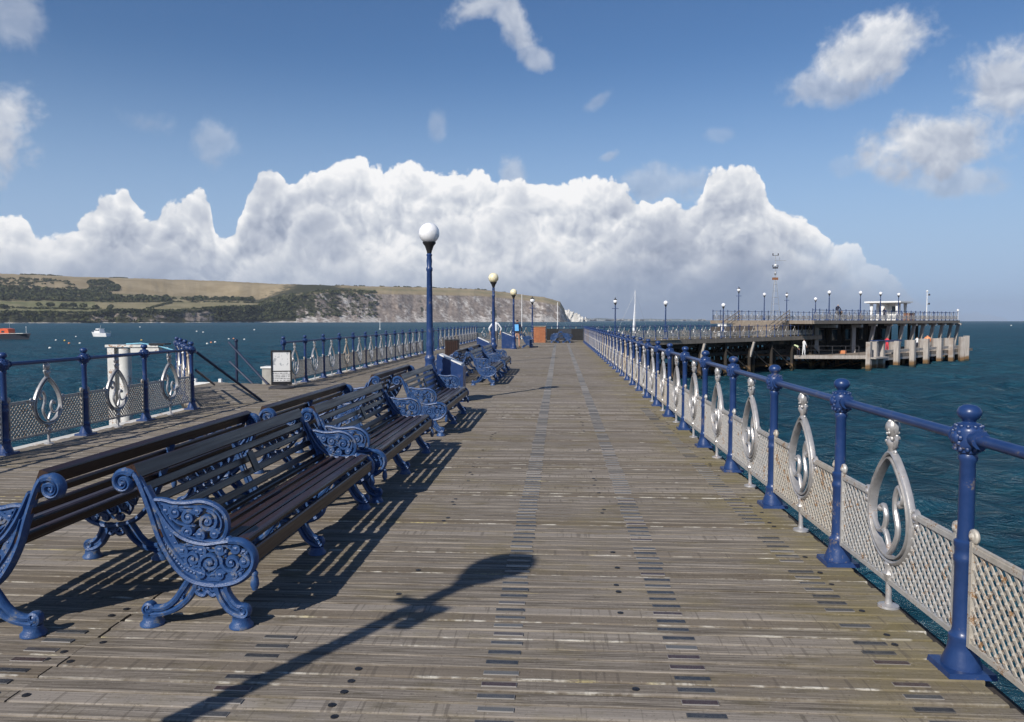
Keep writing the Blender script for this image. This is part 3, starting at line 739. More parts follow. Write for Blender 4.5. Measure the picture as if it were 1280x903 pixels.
def chalk():
    m, T, b = mat('chalk_cliff'); W = worldpos(T); n = T.noise(T.vm('MULTIPLY', W, (1, 1, 0.25)), 0.07, 5, 0.65)
    T.put(b.inputs['Base Color'], T.mix(T.sm(n, 0.3, 0.7), rgb(0.50, 0.48, 0.44), rgb(0.78, 0.76, 0.72))); b.inputs['Roughness'].default_value = 0.95
    T.put(b.inputs['Normal'], T.bump(n, 0.8, 8))
    def stack(name, lab, pts, D0, D1, group=None):
        mb = MB(); 
        base = at(pts[0][0], 401, D0)
        o = thing(name, lab, 'sea cliff', (base[0], D0, SEA), 0, group)
        n_ = len(pts); rows = []
        for j, (dD, f) in enumerate(((0, 0.0), (4, 0.35), (7, 0.7), (12, 1.0), (D1 - D0, 0.95), (D1 - D0, 0.0))):
            rows.append([])
            for i, (x, y) in enumerate(pts):
                p = at(x, 401, D0); ztop = EYE + (401 - y) * D0 / F
                q = random.uniform(-5, 5)
                rows[-1].append(len(mb.v)); mb.v.append((p[0] - base[0] + random.uniform(-2, 2), dD + q, (ztop - SEA) * f - (1 if f == 0 else 0)))
        for j in range(5):
            for i in range(n_ - 1): mb.face((rows[j][i], rows[j][i + 1], rows[j + 1][i + 1], rows[j + 1][i]))
        for e in (0, n_ - 1): mb.face([rows[j][e] for j in range(6)])
        mb.obj('cliff_face', m, o)
    stack('chalk_cliff', 'white chalk cliff promontory just past the dark headland tip', [(704, 384), (706, 387.5), (709, 388), (711, 386.5), (713, 389), (715, 390), (717, 389.5), (719, 392), (721, 391), (723, 393.5), (725, 393), (727, 396), (728.5, 396)], 3300, 3420)
    stack('chalk_stack', 'small detached white chalk stack beside the chalk promontory', [(731, 398), (731.4, 396.5), (733, 396.2), (733.6, 398)], 3350, 3380, 'detached chalk stacks')
chalk()
# far coast across the bay
def far_coast():
    m, T, b = mat('far_coast_land'); W = worldpos(T); n = T.noise(W, 0.002, 4)
    T.put(b.inputs['Base Color'], T.mix(n, rgb(0.10, 0.13, 0.13), rgb(0.22, 0.24, 0.22))); b.inputs['Roughness'].default_value = 1
    mb = MB(); xs = np.arange(560, 1000, 3.0); D = 8300
    for x in xs:
        p = at(x, 401, D); h = 3 + 30 * max(0, 1 - abs(x - 760) / 240) * (0.5 + float(fbm(np.array([x * 0.06]), np.array([0.0]), 3, 2)[0]))
        mb.v += [(p[0], D, SEA - 1), (p[0], D + 60, SEA + h * 0.5), (p[0], D + 500, SEA + h), (p[0], D + 690, SEA - 1)]
    for i in range(len(xs) - 1):
        for j in range(3): mb.face((i * 4 + j, i * 4 + 4 + j, i * 4 + 5 + j, i * 4 + 1 + j))
    tag(mb.obj('far_coast_hills', m), kind='structure')
    bb = MB()
    for i in range(70):
        x = random.gauss(785, 62); p = at(x, 401, D - 30); w = random.uniform(5, 26); h = random.uniform(5, 20)
        if random.random() < 0.08: h *= 1.7; w = 11
        bb.box(p[0] - w, p[0] + w, D - 40, D - 20, SEA, SEA + h + 4)
    tag(bb.obj('far_town', M['concrete']), kind='stuff')
far_coast()

# ------------------------------------------------------------------ the main pier deck
XR, XL = 1.885, -6.72
PW = 0.108
END_Y = 57.5
U = np.array([math.sin(math.radians(44)), math.cos(math.radians(44))]); NN = np.array([U[1], -U[0]])
P0 = np.array([1.87, END_Y])
def hp(s, o, z=0.0):
    p = P0 + U * s + NN * o; return (float(p[0]), float(p[1]), z)
deck = link('pier_deck', None); tag(deck, kind='structure')
def plank_mesh(L, seed, ragged=True):
    rr = random.Random(seed); n = 4; mb = MB(); w = PW * 0.469
    xs = [L * i / n for i in range(n + 1)]
    top = []; bot = []
    for i, x in enumerate(xs):
        ja = rr.uniform(-0.0025, 0.0025); jb = rr.uniform(-0.0025, 0.0025); jz = rr.uniform(-0.0015, 0.0015)
        x += 0 if 0 < i < n else rr.uniform(-0.012, 0.012)
        top.append(((x, -w + ja, jz - 0.004), (x, -w + ja + 0.007, jz), (x, w + jb - 0.007, jz), (x, w + jb, jz - 0.004)))
        bot.append(((x, -w + ja, -0.05), (x, w + jb, -0.05)))
    uvs = []
    for i in range(n):
        a, b = top[i], top[i + 1]
        for j in range(3): mb.quad([a[j], b[j], b[j + 1], a[j + 1]])
        mb.quad([bot[i][0], bot[i + 1][0], b[0], a[0]]); mb.quad([a[3], b[3], bot[i + 1][1], bot[i][1]])
    mb.quad([bot[0][1], bot[0][0], top[0][0], top[0][1], top[0][2], top[0][3]])
    mb.quad([bot[n][0], bot[n][1], top[n][3], top[n][2], top[n][1], top[n][0]])
    return mb
def finish_plank(mb, name, rnd=None, x0=0.0, yc=None, mats=None):
    me = mb.mesh(name, mats or M['deck'])
    uv = me.uv_layers.new(name='plank'); co = np.array(mb.v)
    li = np.zeros(len(me.loops), np.int32); me.loops.foreach_get('vertex_index', li)
    co = np.array([v.co[:] for v in me.vertices]); u = co[li, 0]; y = co[li, 1] if yc is None else (co[li, 1] - yc[li])
    uv.data.foreach_set('uv', np.stack([u, y / (PW * 0.469)], 1).astype(np.float32).ravel())
    if rnd is not None:
        a = me.attributes.new('rnd', 'FLOAT', 'FACE'); a.data.foreach_set('value', np.asarray(rnd, np.float32))
    return me
JX = -2.33
pr = [finish_plank(plank_mesh(XR - JX - 0.008, s), 'plank') for s in range(6)]
pl = [finish_plank(plank_mesh(JX - XL - 0.008, s + 20), 'plank') for s in range(6)]
Y_START = 1.2
NROW = 150
for i in range(NROW):
    y = Y_START + PW * i
    for me, x in ((random.choice(pr), JX), (random.choice(pl), XL)):
        o = link('plank', me, deck, (x + 0.004 + (0.0 if x == XL else random.uniform(-0.003, 0.003)), y, random.uniform(-0.002, 0.0015)))
        o.rotation_euler = (random.uniform(-0.009, 0.009), random.uniform(-0.0004, 0.0004), random.uniform(-0.0006, 0.0006))
def far_planks():
    mb = MB(); rnd = []; yc = []
    y = Y_START + PW * NROW
    while y < 66:
        for x0, x1 in ((JX + 0.004, XR), (XL, JX - 0.004)):
            if y > END_Y - 0.3:                         # the bend: boards run out to the mitre
                x1e = x1 + (y - END_Y) * 1.0 if x1 == XR else x1
            else: x1e = x1
            z = random.uniform(-0.002, 0.0015); t = random.uniform(-0.0005, 0.0005); w = PW * 0.469; k = len(mb.f)
            mb.quad([(x0, y - w, z - t - .003), (x1e, y - w, z - t - .003), (x1e, y - w + .006, z - t), (x0, y - w + .006, z - t)])
            mb.quad([(x0, y - w + .006, z - t), (x1e, y - w + .006, z - t), (x1e, y + w, z + t), (x0, y + w, z + t)])
            mb.quad([(x0, y - w, z - .04), (x1e, y - w, z - .04), (x1e, y - w, z - t - .003), (x0, y - w, z - t - .003)])
            rnd += [random.random()] * 3; yc += [y] * 12
        y += PW
    me = finish_plank(mb, 'plank_field', rnd, 0, np.array(yc))
    tag(link('plank_field', me, deck), kind='stuff')
far_planks()
def behind_planks():      # the boards under and behind the viewer's feet
    mb = MB(); rnd = []; yc = []
    y = Y_START - PW
    while y > -9:
        for x0, x1 in ((JX + 0.004, XR), (XL, JX - 0.004)):
            z = random.uniform(-0.004, 0.003); w = PW * 0.469
            mb.quad([(x0, y - w, z), (x1, y - w, z), (x1, y + w, z), (x0, y + w, z)])
            mb.quad([(x0, y - w, z - .04), (x1, y - w, z - .04), (x1, y - w, z), (x0, y - w, z)])
            rnd += [random.random()] * 2; yc += [y] * 8
        y -= PW
    tag(link('plank_field', finish_plank(mb, 'plank_field', rnd, 0, np.array(yc)), deck), kind='stuff')
behind_planks()
# joists, and a dark sheet added under the boards to keep the gaps black
mb = MB(); mb.box(XL + .02, XR - .02, -9, 66, -0.16, -0.052)
for x in (XL + .1, -4.6, -2.33, -.3, XR - .12): mb.box(x - .12, x + .12, -9, 64, -0.5, -0.161)
mb.obj('joist', M['pile_dark'], deck)
mb = MB(); mb.box(XR + 0.012, XR + 0.10, -9, END_Y + 0.2, -0.42, -0.06); mb.obj('edge_beam', M['pile_dark'], deck)
for ya, yb in ((-9, 13.5), (18.0, 62)):
    mb = MB(); mb.box(XL - .20, XL - .012, ya, yb, -0.40, -0.01); mb.obj('kerb_beam', M['weathered_white'], deck)
for i in range(16):
    y = -6 + i * 4.3
    for x in (XL + .3, -2.4, XR - .1):
        mb = MB(); mb.lathe([(0.17, SEA - 1.5), (0.17, -0.5)], 10); mb.obj('pile', M['pile_dark'], deck, (x, y, 0))

# plaques let into the planks
def plaque_mb():
    mb = MB(); a, b = 0.079, 0.0185
    mb.hexa([(-a, -b, -.004), (a, -b, -.004), (a, b, -.004), (-a, b, -.004), (-a + .001, -b + .001, .0012), (a - .001, -b + .001, .0012), (a - .001, b - .001, .0012), (-a + .001, b - .001, .0012)])
    return mb
def uvq(me, fx, fy):
    uv = me.uv_layers.new(name='plank'); li = np.zeros(len(me.loops), np.int32); me.loops.foreach_get('vertex_index', li)
    co = np.array([v.co[:] for v in me.vertices]); uv.data.foreach_set('uv', np.stack([co[li, 0] * fx, co[li, 1] * fy], 1).astype(np.float32).ravel())
pq = plaque_mb().mesh('plaque', M['plaque']); uvq(pq, 1 / 0.079, 1 / 0.0185)
STRIPS = [(-0.26, 1.0), (0.60, 0.97), (-1.41, 0.9), (1.55, 0.7), (-2.50, 0.75), (-3.75, 0.8)]
spots = []
for i in range(470):
    y = Y_START + PW * i
    for x, p in STRIPS:
        if y > 54: continue
        vis = p
        if x < -1.2 and (4.0 < y < 13.2): vis = p * (0.25 if x > -2 else 0.1)
        if x in (-1.41,) and y > 9: vis = 0.15
        if x > 1.5 and y > 14: vis = 0.1
        if x < -2 and y > 8: vis = 0.12
        if x < -1 or x > 1: vis = 0.95 if (y < 3.75 and x > -2.6) or (1 < x and y < 12 and (i % 9) < 6) or vnoise(np.array([i * 0.16 + 3]), np.array([x * 9.0]), 31)[0] < vis * 0.72 else 0.03
        if random.random() < vis: spots.append((y, x + random.uniform(-0.008, 0.008)))
spots.sort()
inview = [s for s in spots if s[0] > 2.4]
near = inview[:300]; rest = inview[300:]
for y, x in near:
    o = link('plaque', pq, deck, (x, y, 0.0035)); o.rotation_euler = (0, 0, random.uniform(-0.012, 0.012)); o.scale = (random.uniform(0.95, 1.03), random.uniform(0.9, 1.1), 1)
mb = MB(); rnd = []
for y, x in rest:
    mb.quad([(x - .079, y - .0185, .0065), (x + .079, y - .0185, .0065), (x + .079, y + .0185, .0065), (x - .079, y + .0185, .0065)]); rnd.append(random.random())
    mb.quad([(x - .0795, y - .0192, .0), (x + .0795, y - .0192, .0), (x + .079, y - .0186, .0062), (x - .079, y - .0186, .0062)]); rnd.append(rnd[-1])
me = mb.mesh('plaque_rows', M['plaque']); me.uv_layers.new(name='plank').data.foreach_set('uv', np.tile(np.array([[-1, -1], [1, -1], [1, 1], [-1, 1], [-.5, -1], [.5, -1], [.5, -1], [-.5, -1]], np.float32), (len(rnd) // 2, 1)).ravel())
a = me.attributes.new('rnd', 'FLOAT', 'FACE'); a.data.foreach_set('value', np.asarray(rnd, np.float32))
tag(link('plaque_rows', me, deck), kind='stuff')
# bolt heads sunk in dark holes
bolt = MB(); bolt.lathe([(0.017, -0.003), (0.0165, 0.0002), (0.010, 0.0002), (0.008, 0.0012)], 10)
boltm = bolt.mesh('bolt_head', M['black'])
for i in range(0, 125):
    y = Y_START + PW * i
    for x in (-0.92, 0.36, 1.67, -2.28, -2.40):
        if random.random() < 0.25:
            link('bolt_head', boltm, deck, (x + random.uniform(-.025, .025), y + random.uniform(-.015, .015), 0.0035)) if y > 2.4 else None

# ------------------------------------------------------------------ balustrades
BAY = 1.55
def post_mesh(n=18, detail=True):
    mb = MB()
    b = 0.105
    mb.hexa([(-b, -b, 0), (b, -b, 0), (b, b, 0), (-b, b, 0), (-b + .004, -b + .004, .026), (b - .004, -b + .004, .026), (b - .004, b - .004, .026), (-b + .004, b - .004, .026)])
    mb.lathe([(0.085, .026), (0.082, .045), (0.062, .10), (0.056, .14), (0.058, .145), (0.058, .165), (0.047, .175), (0.043, .20), (0.041, .50), (0.047, .51), (0.047, .53), (0.042, .54), (0.042, .57), (0.047, .58), (0.047, .60),
              (0.036, .61), (0.034, .64), (0.0325, .96), (0.040, .975), (0.040, .99), (0.036, 1.0), (0.046, 1.008), (0.046, 1.02), (0.057, 1.028), (0.062, 1.045), (0.062, 1.105), (0.057, 1.12), (0.048, 1.128), (0.048, 1.137), (0.032, 1.141), (0.026, 1.147)], n)
    if n > 8:
        for x0, x1, r in ((-.096, -.05, .036), (.05, .096, .036), (-.104, -.094, .042), (.094, .104, .042)): mb.tube([(x0, 0, 1.075), (x1, 0, 1.075)], r, 12)
        for sy in (-1, 1):
            mb.ball((0, sy * .058, 1.075), .030, 8, 6, (1, .6, 1))
            for a in np.linspace(0, 2 * PI, 8, endpoint=False): mb.ball((.036 * math.cos(a), sy * .054, 1.075 + .034 * math.sin(a)), .011, 6, 4)
        for a in np.linspace(0, 2 * PI, 12, endpoint=False): mb.ball((.055 * math.cos(a), .055 * math.sin(a), 1.024), .010, 6, 4); mb.ball((.053 * math.cos(a), .053 * math.sin(a), 1.126), .009, 6, 4)
    return mb
def finial_mesh(n=18):
    mb = MB(); mb.lathe([(0.027, 1.145), (0.030, 1.155), (0.043, 1.165), (0.050, 1.18), (0.050, 1.194), (0.041, 1.21), (0.025, 1.22), (0.008, 1.223)], n); return mb
def tear(cx, cz, a, ht, hb, n=36):
    """pointed-top oval"""
    out = []
    for i in range(n):
        t = 2 * PI * i / n; s, c = math.sin(t), math.cos(t)
        if c > 0: out.append((cx + a * s * (1 - 0.46 * c * c), cz + ht * c))
        else: out.append((cx + a * s, cz + hb * c))
    return out
RA, RT, RB, RC = 0.268, 0.365, 0.245, 0.505      # ring half width, top and bottom reach, centre height
def in_ring(x, z):
    a = (x - BAY / 2) / (RA + 0.004); d = z - RC
    return a * a + (d / (RT if d > 0 else RB)) ** 2 < 1.0
def lattice_mesh(pitch, detail):
    mb = MB(); x0, x1, z0, z1 = 0.062, BAY - 0.062, 0.155, 0.585
    t = 0.013
    # frame, broken where the medallion sits
    mb.box(x0, x1, -t, t, z0 - .018, z0 + .006); mb.box(x0, x0 + .022, -t - .001, t + .001, z0 - .019, z1 + .03); mb.box(x1 - .022, x1, -t - .001, t + .001, z0 - .019, z1 + .03)
    hw = RA * 0.97
    mb.box(x0 + .022, BAY / 2 - hw, -t, t, z1 - .012, z1 + .012); mb.box(BAY / 2 + hw, x1 - .022, -t, t, z1 - .012, z1 + .012)
    if detail:
        mb.box(x0 + .022, BAY / 2 - hw, -t * .6, t * .6, z1 + .012, z1 + .022); mb.box(BAY / 2 + hw, x1 - .022, -t * .6, t * .6, z1 + .012, z1 + .022)
    H = z1 - z0
    for sg in (1, -1):
        k = -H if sg == 1 else 0.0
        c = x0 - H
        while c < x1 + H:
            # bar from (c, z0) to (c + H, z1) or mirrored
            N_ = 44; run = None
            for i in range(N_ + 1):
                z = z0 + H * i / N_; x = c + (z - z0) if sg == 1 else c + (z1 - z)
                ok = (x0 + .015 < x < x1 - .015) and not in_ring(x, z) and z < z1 - .005 and z > z0
                if ok and run is None: run = (x, z)
                if run is not None and (not ok or i == N_):
                    if abs(z - run[1]) > 0.012:
                        yy = 0.004 * sg
                        w = pitch * 0.23 if detail else pitch * 0.24
                        d = 0.7071; ax, az = run; bx, bz = x, z
                        nx, nz = (-d * w / 2, d * w / 2) if sg == 1 else (d * w / 2, d * w / 2)
                        p = [(ax - nx, yy - .003, az - nz), (ax + nx, yy - .003, az + nz), (bx + nx, yy - .003, bz + nz), (bx - nx, yy - .003, bz - nz)]
                        q = [(u, v + .006, s) for u, v, s in p]
                        mb.hexa(p + q)
                    run = None
            c += pitch
    if detail:      # cast bosses on the crossings
        ix = x0
        h = pitch / 2
        iz = 0
        nz_ = int(H / h)
        for j in range(1, nz_):
            z = z0 + j * h
            off = (j % 2) * h
            x = x0 - H + ((H % pitch)) - pitch * 2 + off
            # crossings satisfy x = c1 + (z - z0), c1 on the pitch grid
            c1 = math.floor((x0 - (z - z0) - (x0 - H)) / pitch)
            x = x0 - H + c1 * pitch + (z - z0)
            while x < x1:
                if x > x0 + .02 and x < x1 - .02 and not in_ring(x, z) and abs(x - BAY / 2) > 0:
                    for s in (-1, 1):
                        r = pitch * 0.24; b = len(mb.v)
                        mb.v += [(x - r, s * .006, z), (x, s * .006, z - r), (x + r, s * .006, z), (x, s * .006, z + r), (x, s * .013, z)]
                        for f in ((0, 1, 4), (1, 2, 4), (2, 3, 4), (3, 0, 4)): mb.face([b + i for i in (f if s < 0 else f[::-1])])
                x += pitch
    # scroll knobs on the two top corners
    for xx in (x0 + .012, x1 - .012):
        if detail:
            mb.tube([(xx + math.cos(a) * .022, 0, z1 + .055 + math.sin(a) * .022) for a in np.linspace(0, 2 * PI, 12, endpoint=False)], .013, 8, closed=True)
        mb.ball((xx, 0, z1 + .055), .024, 8, 6)
        mb.box(xx - .009, xx + .009, -.009, .009, z1 + .025, z1 + .04)
    return mb
def medallion_mesh(detail):
    mb = MB(); n = 8 if detail else 5; cx = BAY / 2; m3 = lambda q: [(x, 0, z) for x, z in q]
    T_ = tear(cx, RC, RA, RT, RB, 40 if detail else 18)
    mb.tube(m3(T_), 0.0145, n, closed=True, flat=0.022, flatdir=(0, 1, 0))
    if detail:
        mb.tube(m3(tear(cx, RC, RA - 0.026, RT - .03, RB - .026, 40)), 0.009, 6, closed=True, flat=0.028, flatdir=(0, 1, 0))
    # tall inner scroll and the short hook facing it
    fx = lambda q: [(2 * cx - x, z) for x, z in q]
    s1 = spl([(cx - .02, RC - RB + .03), (cx + .05, RC - .15), (cx + .095, RC - .05), (cx + .055, RC + .06), (cx + .06, RC + .14), (cx + .105, RC + .19), (cx + .15, RC + .13), (cx + .12, RC + .09)], 5)
    s2 = spl([(cx - RA + .02, RC - .02), (cx - .16, RC - .10), (cx - .085, RC - .085), (cx - .055, RC - .01), (cx - .09, RC + .05), (cx - .13, RC + .02)], 5)
    s3 = spl([(cx + .01, RC - RB + .05), (cx - .05, RC - .1), (cx - .09, RC - .09)], 4)
    for q, w in ((fx(s1), .0145), (fx(s2), .0125), (fx(s3), .011)):
        mb.tube(m3(q if detail else q[::2]), [w * (0.75 + 0.5 * math.sin(PI * i / (len(q if detail else q[::2]) - 1))) for i in range(len(q if detail else q[::2]))], n, flat=.016, flatdir=(0, 1, 0))
    mb.ball((cx - .12, 0, RC + .10), .024, 8, 6); mb.ball((cx + .125, 0, RC + .025), .022, 8, 6)
    # crown reaching the rail
    zt = RC + RT
    mb.lathe([(0.018, zt - .01), (0.022, zt + .03), (0.034, zt + .05), (0.030, zt + .075), (0.019, zt + .09), (0.030, zt + .11), (0.041, zt + .14), (0.034, zt + .165), (0.016, zt + .19), (0.012, 1.055)], 10 if detail else 6, (cx, 0, 0))
    if detail:
        for s in (-1, 1):
            for q in ([(.012, zt + .02), (.040, zt + .045), (.050, zt + .08), (.034, zt + .095)], [(.02, zt + .095), (.046, zt + .12), (.048, zt + .155), (.03, zt + .17)]):
                mb.tube([(cx + s * x, 0, z) for x, z in spl(q, 4)], [.010] * 12 + [.006], 6)
            for zz, r in ((zt + .06, .014), (zt + .13, .016), (zt + .005, .014)): mb.ball((cx + s * .034, 0, zz), r, 8, 6, (1, .8, 1.2))
    if detail:
        rb = random.Random(2)
        for k in range(26):
            zz = rb.uniform(zt + .0, zt + .19); a = rb.uniform(0, 2 * PI); rr = .020 + .016 * math.sin((zz - zt) / .19 * PI) ; mb.ball((cx + rr * math.cos(a) * 1.25, rr * math.sin(a) * .8, zz), rb.uniform(.008, .013), 6, 4)
    # side bosses at panel height
    for s in (-1, 1):
        mb.tube([(cx + s * (RA + .035) + math.cos(a) * .024, 0, RC + .08 + math.sin(a) * .03) for a in np.linspace(0, 2 * PI, 12, endpoint=False)], .014, 6, closed=True)
        mb.ball((cx + s * (RA + .035), 0, RC + .08), .024, 8, 6)
        if detail: mb.ball((cx + s * (RA + .045), 0, RC + .035), .018, 8, 6)
    # tail and foot below
    zb = RC - RB
    mb.lathe([(0.012, 0.135), (0.026, 0.165), (0.034, 0.19), (0.022, 0.215), (0.030, 0.245), (0.014, zb + .01)], 8, (cx, 0, 0))
    mb.lathe([(0.058, 0.0), (0.056, 0.012), (0.022, 0.022), (0.016, 0.05), (0.017, 0.14)], 12 if detail else 6, (cx, 0, 0))
    return mb
RM = {}
def rail_meshes(lod):
    if lod in RM: return RM[lod]
    d = lod == 0
    post = post_mesh(18 if d else (10 if lod == 1 else 6)); fin = finial_mesh(18 if d else (10 if lod == 1 else 6))
    RM[lod] = dict(post=post.mesh('post', M['blue']), finial=fin.mesh('finial', M['blue']),
                   lat=lattice_mesh(0.062 if d else (0.075 if lod == 1 else 0.11), d).mesh('lattice_panel', M['lattice']),
                   lat_r=None, med=medallion_mesh(d).mesh('medallion', M['silver']))
    r = RM[lod]['lat'].copy(); r.materials[0] = M['rust_lattice']; RM[lod]['lat_r'] = r
    r = RM[lod]['med'].copy(); r.materials[0] = M['rust_silver']; RM[lod]['med_r'] = r
    return RM[lod]
def balustrade(label, a, b, nb, lod=0, z=0.0, rusty=0.3, plain=(), first=True, last=True, lodfn=None, rust_at=()):
    a = np.array(a[:2], float); b = np.array(b[:2], float); d = b - a; Ln = np.linalg.norm(d); ang = math.atan2(d[1], d[0])
    step = Ln / nb
    root = thing('balustrade', label, 'railing', (a[0], a[1], z), ang, None)
    sx = step / BAY
    for i in range(nb + 1):
        lo = lodfn(i) if lodfn else lod
        K = rail_meshes(lo)
        if (i > 0 or first) and (i < nb or last):
            p = link('post', K['post'], root, (i * step, 0, 0)); link('finial', K['finial'], p)
        if i < nb and i not in plain:
            ru = (random.random() < rusty and i > 9) if rust_at else random.random() < rusty
            ru = ru or i in rust_at
            q = link('lattice_panel', K['lat_r'] if ru else K['lat'], root, (i * step, 0, 0)); q.scale = (sx, 1, 1)
            if ru: q['label'] = 'rust stained lattice panel'
            q = link('medallion', K['med_r'] if (ru and random.random() < .5) else K['med'], root, (i * step, 0, 0)); q.scale = (sx, 1, 1)
    mb = MB(); k = lodfn(0) if lodfn else lod
    mb.tube([(0, 0, 1.075), (Ln, 0, 1.075)], 0.026, 12 if k == 0 else 6); mb.obj('top_rail', M['blue'], root)
    return root
RAILX = 1.845
FIRST_Y = 1520 / 431.0 - BAY
random.seed(5)
nb = int((END_Y - FIRST_Y) / BAY)
balustrade('blue and silver balustrade along the right edge of the pier', (RAILX, FIRST_Y), (RAILX, FIRST_Y + nb * BAY), nb, rusty=0.38, rust_at=(0, 2, 7), lodfn=lambda i: 0 if i < 9 else (1 if i < 22 else 2))
LEFTX = -6.62
balustrade('left balustrade nearest the viewer ending at the gangway gap', (LEFTX, 13.3 - 7 * BAY), (LEFTX, 13.3), 7, rusty=0.35)
balustrade('left balustrade resuming behind the framed notice stand', (LEFTX, 17.9), (LEFTX, 17.9 + 12 * BAY), 12, lod=1, rusty=0.2)
balustrade('plain left railing gap in front of the far left balustrade', (LEFTX, 17.9 + 12 * BAY + .01), (LEFTX, 41.4), 3, lod=2, plain=(0, 1, 2), first=False, last=False)
balustrade('far left balustrade leading to the bend of the pier', (LEFTX, 41.4), (LEFTX, 60.8), 12, lod=2, rusty=0.2)
balustrade('short balustrade flaring out beside the gangway', (LEFTX - .08, 13.45), (-8.9, 17.2), 3, lod=1, rusty=0.2, first=False)

# ------------------------------------------------------------------ benches
BL = 2.5
def bench_end(arm=True, mid=False):
    """ornate cast end in the plane y = 0; u forward, v up"""
    mb = MB(); Yd = (0, 1, 0); m3 = lambda q: [(u, 0, v) for u, v in q]
    def st(q, w, t=0.022, n=7, taper=None, closed=False):
        k = len(q)
        r = w if taper is None else [w * (taper + (1 - taper) * math.sin(PI * min(1, i / (k - 1) * 1.0)) ** 0.7) for i in range(k)]
        mb.tube(m3(q), r, n, flat=t, flatdir=Yd, closed=closed)
    # back stile sweeping into the belly, and its scroll
    stile = spl([(-.10, .77), (-.075, .69), (-.04, .59), (-.005, .49), (.05, .385), (.13, .29), (.21, .24), (.30, .222), (.38, .222), (.46, .245), (.51, .285), (.522, .34), (.515, .40)] if mid else [(-.085, .805), (-.06, .765), (-.03, .69), (.005, .59), (.04, .48), (.09, .375), (.15, .29), (.22, .24), (.30, .222), (.38, .222), (.46, .243), (.52, .285), (.55, .345), (.54, .405), (.49, .448), (.42, .455)], 5)
    st(stile, .019, .03)
    if mid:
        st(spl([(.02, .425), (.12, .425), (.25, .412), (.4, .418), (.49, .43)], 4), .012, .025)
        mb.extrude(spl([(-.10, .77), (-.04, .59), (.05, .385)], 4) + spl([(.09, .40), (.02, .52), (-.02, .60), (-.07, .77)], 4), -.012, .012, lambda u, v, t: (u, t, v))
    else:
        st(spiral((-.135, .757), .064, .012, 42, 1.55, 34), .022, .034)
        mb.ball((-.137, 0, .757), .022, 10, 8, (1, 1.5, 1))
        st(spiral((-.137, .757), .052, .012, 42, 1.2, 24), .009, .040)
    if not mid:
        inner = spl([(-.02, .735), (.02, .655), (.065, .575), (.125, .50), (.20, .455), (.29, .437), (.37, .447), (.42, .455)], 5)
        st(inner, .015, .028)
        st([(u + .018, v + .016) for u, v in inner[6:-4]], .007, .024)
        # solid web of the stile
        web = spl([(-.085, .80), (-.03, .69), (.04, .48), (.11, .35), (.18, .275), (.26, .24)], 5) + spl([(.27, .30), (.20, .355), (.15, .43), (.095, .53), (.035, .64), (-.05, .78)], 5)
        mb.extrude(web, -.010, .010, lambda u, v, t: (u, t, v))
        band = spl([(.03, .60), (.075, .48), (.135, .385), (.2, .315), (.29, .278)], 5)
        st(band, .008, .022)
        for i in range(1, len(band) - 1):
            u, v = band[i]; mb.ball((u - .022, 0, v - .012), .012, 6, 5, (1, 1.5, 1))
        for i in range(2, len(band), 2):
            u, v = band[i]; mb.ball((u + .02, 0, v + .018), .010, 6, 5, (1, 1.6, 1))
    # belly scrollwork, with a pierced ground behind it
    if not mid:
        for q in ([(.20, .27), (.30, .24), (.40, .24), (.47, .27), (.42, .29), (.30, .275)], [(.15, .42), (.24, .425), (.36, .415), (.45, .43), (.38, .44), (.2, .445)], [(.24, .33), (.275, .30), (.29, .36), (.26, .39)], [(.365, .30), (.385, .35), (.36, .39), (.345, .35)], [(.47, .39), (.52, .34), (.515, .39), (.48, .42)], [(.465, .30), (.49, .29), (.50, .305), (.47, .33)]):
            mb.extrude(q, -.007, .007, lambda u, v, t: (u, t, v))
        rb = random.Random(4)
        for k in range(46):
            u = rb.uniform(.16, .52); v = rb.uniform(.26, .43); mb.ball((u, 0, v), rb.uniform(.008, .014), 6, 4, (rb.uniform(.8, 1.6), 1.3, rb.uniform(.8, 1.6))) if ((u - .35) / .2) ** 2 + ((v - .345) / .095) ** 2 < 1 else None
    for c, r, a, tn, fl in () if mid and False else (((.315, .335), .058, 200, 1.6, -1), ((.43, .34), .056, 160, 1.6, 1), ((.225, .355), .045, 240, 1.4, -1), ((.497, .345), .034, 100, 1.3, -1), ((.17, .40), .030, 250, 1.3, 1),
                            ((.37, .275), .028, 20, 1.3, 1), ((.27, .405), .026, 300, 1.3, 1), ((.37, .41), .028, 330, 1.3, -1), ((.265, .28), .024, 60, 1.2, -1), ((.455, .415), .024, 200, 1.2, 1), ((.44, .275), .022, 120, 1.2, -1)):
        st(spiral(c, r, .008, a, tn, 20, fl), .0145, .021, 6); mb.ball((c[0], 0, c[1]), .018, 6, 5, (1, 1.5, 1))
    st(spl([(.20, .30), (.26, .32), (.31, .27), (.37, .32), (.43, .28), (.49, .31)], 5), .009, .016, 6)
    st(spl([(.15, .43), (.21, .41), (.27, .43), (.33, .40), (.39, .43), (.45, .40)], 5), .008, .016, 6)
    # tassel at the front of the seat
    if not mid: mb.lathe([(0.010, .30), (0.020, .285), (0.016, .27), (0.022, .25), (0.024, .225), (0.013, .195)], 8, (.548, 0, 0))
